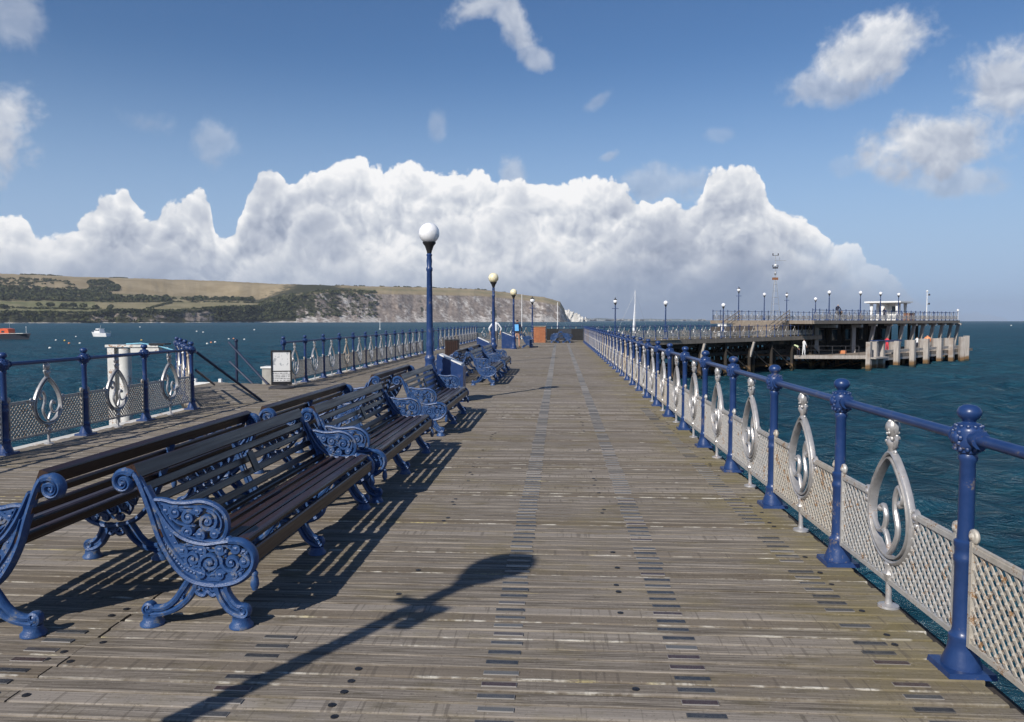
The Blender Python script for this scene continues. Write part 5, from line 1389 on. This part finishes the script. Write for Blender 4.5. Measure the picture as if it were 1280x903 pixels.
# stair and stepped seating up to the upper deck
mb = MB()
for k in range(8): hbox(mb, S_H0 - 4.2 + k * .5, S_H0 - .2, -.5, -6.2, .2 * k + .004, .2 * k + .2)
hobj(mb, 'step_tiers', M['timber_mid'])
mb = MB()
for sgn in (-.45, -6.25):
    for k in range(6): mb.tube([hp(S_H0 - 4.2 + k * .8, sgn, .2 + k * .28), hp(S_H0 - 4.2 + k * .8, sgn, 1.2 + k * .28)], .03, 6)
    for z in (.45, .75, 1.15): mb.bar(hp(S_H0 - 4.4, sgn, z), hp(S_H0 - .2, sgn, z + 1.55), .05, .07)
hobj(mb, 'stair_rail', M['timber_mid'])
for k in range(4):
    s = S_H0 - 11 + k * 2.1
    mb = MB(); hbox(mb, s, s + 1.9, -2.2, -2.9, .42, .50); hbox(mb, s + .02, s + 1.88, -2.95, -3.02, .55, 1.0); hbox(mb, s + .1, s + .2, -2.3, -2.8, 0.004, .419); hbox(mb, s + 1.7, s + 1.8, -2.3, -2.8, 0.004, .419)
    tag(mb.obj('plank_bench', M['timber_mid']), '%s plank seats before the pier arm stair' % ('leftmost of four weathered', 'second from left of four weathered', 'third from left of four weathered', 'rightmost of four weathered')[k], 'bench', 'plank seats before the stair')
balustrade('balustrade along the near edge of the pier head upper deck', hp(S_H0 + .1, ON - .12)[:2], hp(S_H1 - .1, ON - .12)[:2], 28, lod=2, z=UD, rusty=.35)
balustrade('balustrade across the seaward end of the upper deck', hp(S_H1 - .1, ON - .2)[:2], hp(S_H1 - .1, OF + .2)[:2], 8, lod=2, z=UD, rusty=.2, first=False)
balustrade('balustrade along the far edge of the pier head upper deck', hp(S_H0 + .1, OF + .15)[:2], hp(S_H1 - .2, OF + .15)[:2], 28, lod=2, z=UD, rusty=.25)
# lamps on the arm and head: pixel column, pixel height of globe, offset
def head_lamp(px, lab, o, z, H, globe='globe_white', spike=False):
    # walk along the arm at offset o until the pixel column is met
    d = ray(px, 401); k = d[0] / d[1]; b = P0 + NN * o
    s = (k * b[1] - b[0]) / (U[0] - k * U[1])
    lamp(lab, hp(s, o, z), globe, H, 'globe lamp posts on the pier arm and head', 1, spike)
for px, lab, o, z, H, sp in ((769, 'capped globe lamp standing alone near the bend of the pier arm', -7.6, 0, 3.4, True), (832, 'white globe lamp on the pier arm right of the moored yacht mast', -1.6, 0, 3.15, False),
                             (904, 'white globe lamp at the foot of the pier head stair', -2.0, 0, 3.1, False), (923, 'taller capped globe lamp at the left end of the stepped seating', -7.0, 1.0, 4.0, True),
                             (955, 'white globe lamp left of the radio mast', -9.3, 1.2, 3.6, False), (983, 'capped globe lamp right of the radio mast', -8.5, 1.4, 3.4, True),
                             (1019, 'shorter white globe lamp at the stair head on the upper deck', -4.0, UD, 2.55, False), (1036, 'tall white globe lamp left of the person with the pushchair', 1.4, UD, 3.0, False),
                             (1075, 'white globe lamp just left of the white shelter', 1.4, UD, 3.15, False), (1100, 'white globe lamp in front of the left half of the white shelter', 1.4, UD, 3.2, False),
                             (1122.5, 'white globe lamp in front of the right half of the white shelter', 1.4, UD, 3.2, False)):
    head_lamp(px, lab, o, z, H, 'globe_white', sp)
def on_arm(px, o):
    d = ray(px, 401); k = d[0] / d[1]; b = P0 + NN * o
    return (k * b[1] - b[0]) / (U[0] - k * U[1])
HANG = math.radians(46)
# white shelter
s0 = on_arm(1110, -4.0)
r = thing('deck_shelter', 'white flat roofed shelter on the upper deck of the pier head', 'shelter', hp(s0, -4.0, UD), HANG)
mb = MB(); mb.box(-2.1, 2.1, -2.4, 2.4, 2.42, 2.62); mb.obj('roof', M['white'], r)
mb = MB(); mb.box(-1.9, 1.9, -2.2, 2.2, 2.34, 2.415); mb.obj('soffit', M['white'], r)
mb = MB(); mb.box(-.05, .05, -1.6, 1.6, .003, 2.335); mb.box(-1.4, -.051, -.05, .05, .003, 2.335); mb.box(.051, 1.4, -.05, .05, .003, 2.335); tag(mb.obj('cross_screen', M['white'], r))
for x in (-1.4, 1.4):
    for y in (-1.7, 0.2, 1.7):
        mb = MB(); mb.hexa([(x - .08, y - .08, .003), (x + .08, y - .08, .003), (x + .08, y + .08, .003), (x - .08, y + .08, .003), (x - .08, y - .22, 2.335), (x + .08, y - .22, 2.335), (x + .08, y + .22, 2.335), (x - .08, y + .22, 2.335)]); mb.obj('roof_post', M['white'], r)
for y in (-1.2, .5):
    mb = MB(); mb.box(-.075, -.055, y, y + .75, 1.1, 2.0); w = mb.obj('window', M['white'], r)
    mb = MB(); mb.box(-.09, -.078, y + .05, y + .70, 1.15, 1.95); mb.obj('pane', M['glass'], w)
mb = MB(); mb.box(-.75, -.25, -1.5, 1.5, .40, .46); mb.box(-.78, -.70, -1.5, 1.5, .003, .395); mb.obj('bench_seat', M['white'], r)
# masts on the pier
def signal_mast(px, o, z0, label, ht, kind):
    s = on_arm(px, o); r = thing('signal_mast', label, 'mast', hp(s, o, z0))
    if kind == 'radio':
        for k in range(3):
            a = k * 2 * PI / 3; mb = MB(); mb.tube([(math.cos(a) * .8, math.sin(a) * .8, 0), (math.cos(a) * .15, math.sin(a) * .15, ht * .62)], .028, 6); mb.obj('leg', M['grey_metal'], r)
        mb = MB()
        for zz in np.arange(.12, .6, .09):
            f = .8 - (.65) * zz / .62; q = [(math.cos(k * 2 * PI / 3) * f, math.sin(k * 2 * PI / 3) * f, zz * ht) for k in range(3)]
            for k in range(3): mb.bar(q[k], q[(k + 1) % 3], .04, .04)
        mb.obj('bracing', M['grey_metal'], r)
        mb = MB(); mb.tube([(0, 0, ht * .60), (0, 0, ht * .98)], .032, 6); mb.obj('pole', M['grey_metal'], r)
        mb = MB(); mb.bar((-.35, 0, ht * .65), (.35, 0, ht * .65), .08, .3); mb.obj('crosstree', M['rust'], r)
        mb = MB(); mb.lathe([(.06, ht * .70), (.13, ht * .71), (.13, ht * .74), (.06, ht * .75)], 10); mb.obj('beacon', M['grey_metal'], r)
        mb = MB(); mb.ball((0, 0, ht * .835), .17, 10, 7); mb.obj('radar_dome', M['white'], r)
        mb = MB(); mb.box(-.3, .3, -.06, .06, ht * .79, ht * .81); mb.bar((-.3, 0, ht * .81), (-.3, 0, ht * .84), .08, .08); mb.bar((.3, 0, ht * .81), (.3, 0, ht * .84), .08, .08); mb.obj('sensor_arm', M['dark_metal'], r)
        mb = MB(); mb.bar((-.1, 0, ht * .90), (1.25, 0, ht * .90), .05, .05); mb.bar((.5, 0, ht * .90), (.5, 0, ht * .95), .04, .04); mb.obj('yard', M['grey_metal'], r)
        mb = MB(); mb.bar((-.32, 0, ht * .97), (.32, 0, ht * .97), .05, .05); mb.box(-.36, -.26, -.05, .05, ht * .97, ht); mb.box(.26, .36, -.05, .05, ht * .97, ht); mb.obj('anemometer', M['dark_metal'], r)
    else:
        mb = MB(); mb.tube([(0, 0, 0), (0, 0, ht)], [.09, .05], 8); mb.obj('pole', M['white'], r)
        mb = MB(); mb.ball((0, 0, ht), .16, 8, 6); mb.obj('top_light', M['white'], r)
        for zz in (.55, .86):
            mb = MB(); mb.bar((0, 0, ht * zz), (.3, 0, ht * zz + .1), .08, .08); mb.ball((.32, 0, ht * zz + .1), .15, 8, 6); mb.obj('signal_lamp', M['dark_metal'], r)
signal_mast(968, -8.0, 1.0, 'slender white tripod radio mast with antennas on the pier arm', 8.7, 'radio')
signal_mast(1158, -4.0, UD, 'white signal mast with two lamps near the seaward end of the pier head', 4.4, 'pole')
r = thing('end_light', 'short white light post on the seaward corner of the upper deck', 'light', hp(on_arm(1197, 1.2), 1.2, UD))
mb = MB(); mb.lathe([(.08, 0), (.06, 1.3)], 8); mb.obj('post', M['white'], r); mb = MB(); mb.lathe([(.10, 1.3), (.17, 1.34), (.17, 1.55), (.05, 1.65)], 10); mb.obj('lantern', M['white'], r)
r = thing('timber_hut', 'small brown timber locker on the upper deck right of the white shelter', 'locker', hp(on_arm(1136, -.2), -.2, UD), HANG)
mb = MB(); mb.box(-.9, .9, -.4, .4, .003, .95); mb.obj('body', M['rust'], r); mb = MB(); mb.box(-.95, .95, -.45, .45, .951, 1.0); mb.obj('lid', M['timber_mid'], r)
r = thing('white_hut', 'small white cabin at the near end of the stepped seating on the pier arm', 'hut', hp(on_arm(906, -4.4), -4.4, 0), HANG)
mb = MB(); mb.box(-.5, .5, -.5, .5, .003, 1.25); mb.obj('body', M['white'], r); mb = MB(); mb.box(-.56, .56, -.56, .56, 1.251, 1.33); mb.obj('roof', M['grey_metal'], r)
mb = MB(); mb.box(-.3, .3, -.53, -.501, .55, 1.05); mb.obj('window', M['glass'], r)

# ------------------------------------------------------------------ people
def person(label, loc, rz, joints, mats, bits=None, scale=1.0):
    """one continuous skinned body; joints: dict name -> (x, y, z); faces coloured by height/limb"""
    J = joints
    names = list(J)
    bm_v = [J[n][0] for n in names]; rad = [J[n][1] for n in names]; par = [J[n][2] for n in names]
    me = bpy.data.meshes.new('body'); me.from_pydata(bm_v, [(i, names.index(par[i])) for i in range(len(names)) if par[i]], [])
    tmp = bpy.data.objects.new('body', me); COL.objects.link(tmp)
    md = tmp.modifiers.new('skin', 'SKIN'); md.use_smooth_shade = True
    for i, v in enumerate(me.skin_vertices[0].data):
        v.radius = rad[i]; v.use_root = (names[i] == 'pelvis')
    sb = tmp.modifiers.new('sub', 'SUBSURF'); sb.levels = 1; sb.render_levels = 1
    dg = bpy.context.evaluated_depsgraph_get(); dg.update()
    out = bpy.data.meshes.new_from_object(tmp.evaluated_get(dg)); bpy.data.objects.remove(tmp)
    out.materials.clear()
    for m in mats: out.materials.append(m)
    pos = [Vector(p) for p in bm_v]; own = [J[n][3] for n in names]
    for p in out.polygons:
        c = p.center; k = min(range(len(pos)), key=lambda i: (pos[i] - c).length - rad[i][0])
        p.material_index = own[k]; p.use_smooth = True
    r = thing('person', label, 'person', loc, rz, None)
    if scale != 1: r.scale = (scale,) * 3
    out.name = 'body'; link('body', out, r)
    return r
def stand(lean=0.0, armf=0.0, legspread=0.09, elbow=0.05, bend=0.0, stride=0.06):
    """joints of a 1.72 m person facing +y; material slots 0 skin 1 top 2 legs 3 shoes 4 hair"""
    def tilt(p):     # bend of the trunk about the hips
        x, y, z = p; dz = z - .93; return (x, y * math.cos(bend) + dz * math.sin(bend) - 0 * lean, .93 + dz * math.cos(bend) - y * math.sin(bend))
    J = {}
    def add(n, p, r, par, m, t=False): J[n] = (tilt(p) if t else p, r if isinstance(r, tuple) else (r, r), par, m)
    add('pelvis', (0, 0, .95), (.15, .12), None, 2)
    add('waist', (0, 0, 1.10), (.14, .105), 'pelvis', 1, True); add('chest', (0, .01, 1.30), (.165, .12), 'waist', 1, True); add('collar', (0, 0, 1.43), (.11, .09), 'chest', 1, True)
    add('neck', (0, .01, 1.50), .055, 'collar', 0, True); add('chin', (0, .03, 1.57), (.065, .08), 'neck', 0, True); add('head', (0, .015, 1.65), (.075, .092), 'chin', 4, True); add('crown', (0, 0, 1.70), (.055, .065), 'head', 4, True)
    for s, n in ((-1, 'l'), (1, 'r')):
        add('sh' + n, (s * .17, 0, 1.41), .068, 'collar', 1, True)
        el = (s * (.23 + elbow), .02 + armf * .16, 1.13 + armf * .06); wr = (s * (.22 + elbow * .6), .06 + armf * .40, .90 + armf * .20)
        add('el' + n, el, .047, 'sh' + n, 1, True); add('wr' + n, wr, .032, 'el' + n, 0, True)
        pal = (wr[0], wr[1] + .02, wr[2] - .07); add('pa' + n, pal, (.036, .02), 'wr' + n, 0, True)
        for k in range(4): add('f%d%s' % (k, n), (pal[0] + (k - 1.5) * .018, pal[1] + .015, pal[2] - .085 + .008 * abs(k - 1.5)), .009, 'pa' + n, 0, True)
        add('th' + n, (pal[0] - s * .04, pal[1] + .03, pal[2] - .03), .010, 'pa' + n, 0, True)
        add('hip' + n, (s * legspread, 0, .86), (.095, .10), 'pelvis', 2)
        add('kn' + n, (s * (legspread + .01), .02 + s * stride, .49), .062, 'hip' + n, 2); add('an' + n, (s * (legspread + .01), -.02 + s * stride * 1.3, .09), .042, 'kn' + n, 2)
        add('to' + n, (s * (legspread + .02), .13 + s * stride * 1.3, .035), (.042, .034), 'an' + n, 3)
    return J
def face(r, bend=0.0):
    """eyes, nose, mouth and ears as small features on the head"""
    def tilt(p):
        x, y, z = p; dz = z - .93; return (x, y * math.cos(bend) + dz * math.sin(bend), .93 + dz * math.cos(bend) - y * math.sin(bend))
    mb = MB()
    for s in (-1, 1): mb.ball(tilt((s * .03, .105, 1.615)), .011, 6, 5)
    mb.obj('eyes', M['black'], r)
    mb = MB(); mb.ball(tilt((0, .118, 1.585)), .016, 6, 5, (.8, 1, 1.3))
    for s in (-1, 1): mb.ball(tilt((s * .078, .02, 1.60)), .022, 6, 5, (.5, 1, 1.4))
    mb.obj('nose_and_ears', M['skin'], r); mb = MB(); mb.ball(tilt((0, .105, 1.55)), .018, 6, 4, (1.2, .5, .4)); mb.obj('mouth', M['red'], r)
P_ = lambda top, legs, hair: [M['skin'], M[top], M[legs], M['black'], M[hair]]
r = person('person in loose white shirt standing behind the second lamp post', (at(619, 430, 45)[0], 45, 0), 0.1, stand(elbow=.14), P_('cloth_white', 'cloth_grey', 'hair_grey')); face(r)
r = person('person with dark hair and a light blue backpack beside the third lamp post', (at(646.5, 430, 45.2)[0], 45.2, 0), -0.2, stand(stride=.1), P_('cloth_navy', 'skin', 'hair'), scale=.97); face(r)
mb = MB(); mb.hexa([(-.17, -.28, 1.02), (.17, -.28, 1.02), (.16, -.13, 1.02), (-.16, -.13, 1.02), (-.14, -.25, 1.42), (.14, -.25, 1.42), (.14, -.11, 1.42), (-.14, -.11, 1.42)]); mb.obj('backpack', M['cloth_sky'], r)
s_ = on_arm(1006.5, 1.2)
r = person('person in white clothes standing at the edge of the lower landing', hp(on_arm(1005.5, .5), .5, LD), -1.2, stand(armf=.3, elbow=.0, legspread=.07), P_('cloth_white', 'cloth_white', 'hair')); face(r)
r = person('person in pale green jacket bending over beside the person in white', hp(on_arm(999, .2), .2, LD), 1.7, stand(armf=.5, bend=1.25), P_('green_net', 'cloth_navy', 'hair')); face(r, 1.25)
r = person('person in dark blue jacket leaning forward behind a pushchair on the upper deck', hp(on_arm(1046, 1.0), 1.0, UD), -HANG - .1, stand(armf=.9, bend=.25, stride=.14), P_('cloth_navy', 'cloth_grey', 'hair_grey'), scale=1.05); face(r, .25)
r = thing('pushchair', 'dark pushchair with small wheels in front of the leaning person', 'pushchair', hp(on_arm(1046, 1.0) + 1.1, 1.0, UD), HANG)
mb = MB(); mb.extrude([(-.35, .45), (.3, .35), (.45, .5), (.3, .62), (-.1, .62), (-.3, 1.0), (-.45, .95)], -.24, .24, lambda u, v, t: (u, t, v)); mb.obj('seat', M['black'], r)
mb = MB()
for s in (-1, 1): mb.tube([(-.75, s * .24, 1.05), (-.3, s * .24, .7), (.4, s * .24, .15)], .02, 6); mb.tube([(-.4, s * .24, .15), (.1, s * .24, .6)], .02, 6)
mb.obj('frame', M['grey_metal'], r)
for x in (-.4, .4):
    for s in (-1, 1):
        mb = MB(); mb.tube([(x + math.cos(a) * .13, s * .27, .155 + math.sin(a) * .13) for a in np.linspace(0, 2 * PI, 12, endpoint=False)], .025, 6, closed=True); mb.obj('wheel', M['black'], r)
r = person('person in red top and trousers on the landing behind the fender piles', hp(on_arm(1109.5, 3.0), 3.0, LD), -.8, stand(elbow=.06), P_('red', 'red', 'hair'), scale=1.05); face(r)
r = person('person in white shirt on the landing near the orange buoy', hp(on_arm(1147, 3.6), 3.6, LD), -1.0, stand(elbow=.06), P_('cloth_white', 'cloth_navy', 'hair')); face(r)
r = person('person in dark clothes in front of the white shelter', hp(on_arm(1105, -1.0), -1.0, UD), -1.2, stand(), P_('cloth_navy', 'cloth_navy', 'hair'), scale=.95); face(r)
r = thing('mooring_buoy', 'big orange ball buoy hanging on the landing posts', 'buoy', hp(on_arm(1160, 4.2), 4.2, LD + .95))
mb = MB(); mb.ball((0, 0, .35), .42, 14, 10); mb.lathe([(.08, .74), (.10, .80), (.06, .86)], 8); mb.obj('ball', M['pink'], r)
mb = MB(); mb.tube([(0, 0, -.95), (0, 0, -.06)], .05, 6); mb.obj('stand', M['dark_metal'], r)
r = thing('small_crate', 'small orange crate on the landing by the left column', 'crate', hp(on_arm(1054, 1.2), 1.2, LD), .3)
mb = MB(); mb.box(-.3, .3, -.22, .22, .003, .05); mb.box(-.3, .3, -.22, -.18, .05, .36); mb.box(-.3, .3, .18, .22, .05, .36); mb.box(-.3, -.26, -.18, .18, .05, .36); mb.box(.26, .3, -.18, .18, .05, .36); mb.obj('body', M['pink'], r)

# ------------------------------------------------------------------ boats, buoys and masts on the water
def hull(mb, L, B, H, rake=.12, n=14):
    rows = []
    for i in range(n + 1):
        t = i / n; x = -L / 2 + L * t
        w = B / 2 * (1 - max(0, (t - .45) / .55) ** 2.2) * (0.86 + .14 * min(1, t * 4)); sheer = H * (1 + .35 * t ** 2)
        rows.append([(x + L * rake * t * t * 0.0, -w * .72, 0), (x + L * rake * t ** 3, -w, sheer), (x + L * rake * t ** 3, w, sheer), (x, w * .72, 0)])
    b = len(mb.v)
    for q in rows: mb.v += q
    for i in range(n):
        for j in range(3): mb.face((b + i * 4 + j, b + i * 4 + 4 + j, b + i * 4 + 5 + j, b + i * 4 + 1 + j))
        mb.face((b + i * 4 + 3, b + i * 4 + 7, b + i * 4 + 4, b + i * 4))
    mb.face((b, b + 1, b + 2, b + 3)); mb.face((b + n * 4 + 3, b + n * 4 + 2, b + n * 4 + 1, b + n * 4))
p = ground(126, 421, SEA)
r = thing('motor_boat', 'white cabin cruiser at anchor off the left railing', 'boat', p, PI - .3)
mb = MB(); hull(mb, 6.6, 2.4, 1.15); mb.obj('hull', M['white_boat'], r)
mb = MB(); mb.extrude([(-.6, 1.2), (2.1, 1.28), (1.6, 1.9), (1.0, 2.55), (-.5, 2.55)], -.95, .95, lambda u, v, t: (u, t, v)); w = mb.obj('cabin', M['white_boat'], r)
for a, b_ in ((-.4, .15), (.3, .8), (.95, 1.35)):
    for s in (-.97, .955): mb = MB(); mb.box(a, b_, s, s + .015, 1.85, 2.35); mb.obj('window', M['glass'], w)
mb = MB(); mb.box(-.7, 1.1, -1.0, 1.0, 2.551, 2.63); mb.tube([(.1, 0, 2.63), (.0, 0, 3.6)], .03, 5); mb.obj('roof', M['white_boat'], r)
mb = MB(); mb.hexa([(1.2, -.8, 2.0), (1.95, -.7, 1.5), (1.95, .7, 1.5), (1.2, .8, 2.0), (1.22, -.8, 2.3), (1.5, -.7, 2.1), (1.5, .7, 2.1), (1.22, .8, 2.3)]); mb.obj('windscreen', M['glass'], r)
mb = MB()
for x in (.8, 1.8, 2.8, 3.6): mb.tube([(x, -.8 + .1 * max(0, x - 1), 1.3), (x, -.8 + .1 * max(0, x - 1), 1.95)], .02, 5)
mb.tube([(-.2, -1.0, 1.9), (1.8, -.75, 1.95), (3.8, -.2, 2.0)], .02, 5); mb.tube([(-3.2, -1, 1.1), (-3.2, -1, 1.8), (-3.2, 1, 1.8), (-3.2, 1, 1.1)], .025, 5); mb.obj('guard_rail', M['grey_metal'], r)
p = ground(5, 424.5, SEA)
r = thing('work_boat', 'dark hulled work boat with red orange cabin cut by the left picture edge', 'boat', p, -.06)
mb = MB(); hull(mb, 15, 3.6, 1.25, .05); mb.obj('hull', M['navy_hull'], r)
mb = MB(); mb.box(-7.2, 7.0, -1.5, 1.5, 1.62, 1.72); mb.obj('deck_rim', M['weathered_white'], r)
mb = MB(); mb.extrude([(-4.5, 1.2), (2.6, 1.2), (2.3, 2.9), (1.0, 3.1), (-4.5, 2.6)], -1.2, 1.2, lambda u, v, t: (u, t, v)); w = mb.obj('cabin', M['orange_hull'], r)
for k in range(3):
    mb = MB(); mb.box(-2.5 + k * 1.4, -1.6 + k * 1.4, -1.23, -1.205, 1.9, 2.4); mb.obj('window', M['glass'], w)
mb = MB(); mb.tube([(1.8, 0, 2.9), (1.8, 0, 5.4)], .05, 6); mb.bar((1.4, 0, 4.6), (2.2, 0, 4.6), .05, .05); mb.obj('mast', M['grey_metal'], r)
mb = MB(); mb.tube([(6.8, 0, 1.4), (6.8, 0, 3.4)], .05, 6); mb.ball((6.8, 0, 3.45), .14, 8, 6); mb.obj('bow_post', M['white'], r)
def yacht(px, D, label, mast_top_y, hullpx):
    p = at(px, 401, D); h = EYE + (401 - mast_top_y) * D / F - SEA
    r = thing('moored_yacht', label, 'yacht', (p[0], D, SEA), .25)
    mb = MB(); hull(mb, hullpx, hullpx * .3, .9); mb.obj('hull', M['white_boat'], r)
    mb = MB(); mb.extrude([(-1.4, .9), (1.8, .95), (1.2, 1.45), (-1.3, 1.5)], -.7, .7, lambda u, v, t: (u, t, v)); mb.obj('coachroof', M['white_boat'], r)
    mb = MB(); mb.tube([(.6, 0, .9), (.6, 0, h)], [.09, .05], 8); mb.bar((.6, -.6, h * .65), (.6, .6, h * .65), .05, .05); mb.obj('mast', M['white'], r)
    mb = MB(); mb.tube([(.6, 0, 1.9), (-2.6, 0, 1.85)], .12, 8); mb.obj('boom', M['white'], r)
    mb = MB(); mb.tube([(.6, 0, h * .98), (3.6, 0, 1.2)], .012, 4); mb.tube([(.6, 0, h * .98), (-3.4, 0, 1.1)], .012, 4); mb.obj('stays', M['grey_metal'], r)
    return r
r = yacht(789, 120, 'moored yacht with white sail furled on its mast behind the pier arm', 364, 8.0)
mb = MB(); mb.tube([(.45, 0, 2.0), (.42, 0, 4.5), (.57, 0, 7.8)], [.26, .16, .05], 8); mb.obj('furled_sail', M['cloth_white'], r)
yacht(648.5, 150, 'distant yacht whose bare mast rises behind the third lamp post', 368, 7.0)
yacht(693, 140, 'distant yacht with bare white mast in front of the headland tip', 378, 7.0)
p = at(475, 412, 190)
r = thing('marker_pole', 'thin white marker pole standing in the bay before the cliffs', 'marker', ground(475, 412, SEA))
D_ = ground(475, 412, SEA)[1]
mb = MB(); mb.tube([(0, 0, -1), (0, 0, 14 * D_ / F)], .14, 8); mb.obj('pole', M['white'], r)
mb = MB(); mb.lathe([(.5, -.2), (.6, .1), (.4, .4)], 10); mb.obj('float', M['white'], r)
BU = [(70, 426, 'w', 'white'), (81, 426.5, 'y', 'yellow'), (86.5, 430, 'o', 'orange'), (95, 421.5, 'w', 'white'), (100, 430, 'w', 'white'), (62.5, 436, 'w', 'white'), (177, 426, 'y', 'yellow'), (209, 436.5, 'w', 'white'),
      (259, 430.5, 'w', 'white'), (264, 429, 'o', 'orange'), (269, 428.5, 'w', 'white'), (286, 424.5, 'w', 'white'), (292, 424, 'o', 'orange'), (305.5, 425, 'w', 'white'), (318, 413, 'w', 'white'), (175, 409.5, 'w', 'white'), (246, 415, 'w', 'white'), (254, 416, 'w', 'white'), (1264, 407.5, 'w', 'white')]
WH = {0: 'white mooring buoy left of the yellow buoy below the cabin cruiser', 1: 'yellow mooring buoy among white ones left of the cabin cruiser line', 2: 'orange mooring buoy nearest in the left scatter of buoys', 3: 'white mooring buoy just below the white cabin cruiser',
      4: 'white mooring buoy right of the orange one in the left scatter', 5: 'white mooring buoy lowest and farthest left in the left scatter', 6: 'yellow mooring buoy above the white mooring pile beam', 7: 'white mooring buoy right of the white mooring pile beam',
      8: 'leftmost white buoy of the trio above the corner railing', 9: 'orange buoy in the trio above the corner railing', 10: 'right hand white buoy of the trio above the corner railing', 11: 'white buoy left of the orange one above the gangway', 12: 'orange buoy above the gangway post',
      13: 'white buoy right of the orange one above the gangway', 14: 'lone white buoy far out above the notice stand', 15: 'tiny white buoy far out right of the cabin cruiser', 16: 'left of two tiny white buoys in mid bay', 17: 'right of two tiny white buoys in mid bay', 18: 'single white buoy on the open sea at the right picture edge'}
for i, (x, y, c, nme) in enumerate(BU):
    p = ground(x, y, SEA); rr = 1.15 * p[1] / F if p[1] < 500 else 1.0 * p[1] / F
    rr = min(max(rr * .85, .22), .6)
    o = thing('mooring_buoy', WH[i], 'buoy', p, 0, 'mooring buoys in the bay')
    mb = MB(); mb.ball((0, 0, rr * .55), rr, 10, 7, (1.15, 1.15, .9)); mb.obj('float', M[{'w': 'buoy_white', 'y': 'yellow', 'o': 'pink'}[c]], o)
    mb = MB(); mb.tube([(0, 0, rr * 1.3), (0, 0, rr * 1.9)], rr * .12, 6); mb.obj('ring', M['dark_metal'], o)

# ------------------------------------------------------------------ thin sea air
mb = MB(); q = 9400
mb.box(-q, q, -q, q, -16.0, 200.0)
m = bpy.data.materials.new('thin_haze'); m.use_nodes = True; T = NT(m.node_tree); T.n.clear()
pv = T.new('ShaderNodeVolumePrincipled'); pv.inputs['Color'].default_value = rgb(0.80, 0.87, 0.97); pv.inputs['Density'].default_value = 7e-5; pv.inputs['Anisotropy'].default_value = 0.2
mo = T.new('ShaderNodeOutputMaterial'); T.l.new(pv.outputs[0], mo.inputs['Volume'])
tag(mb.obj('haze', m), kind='stuff')
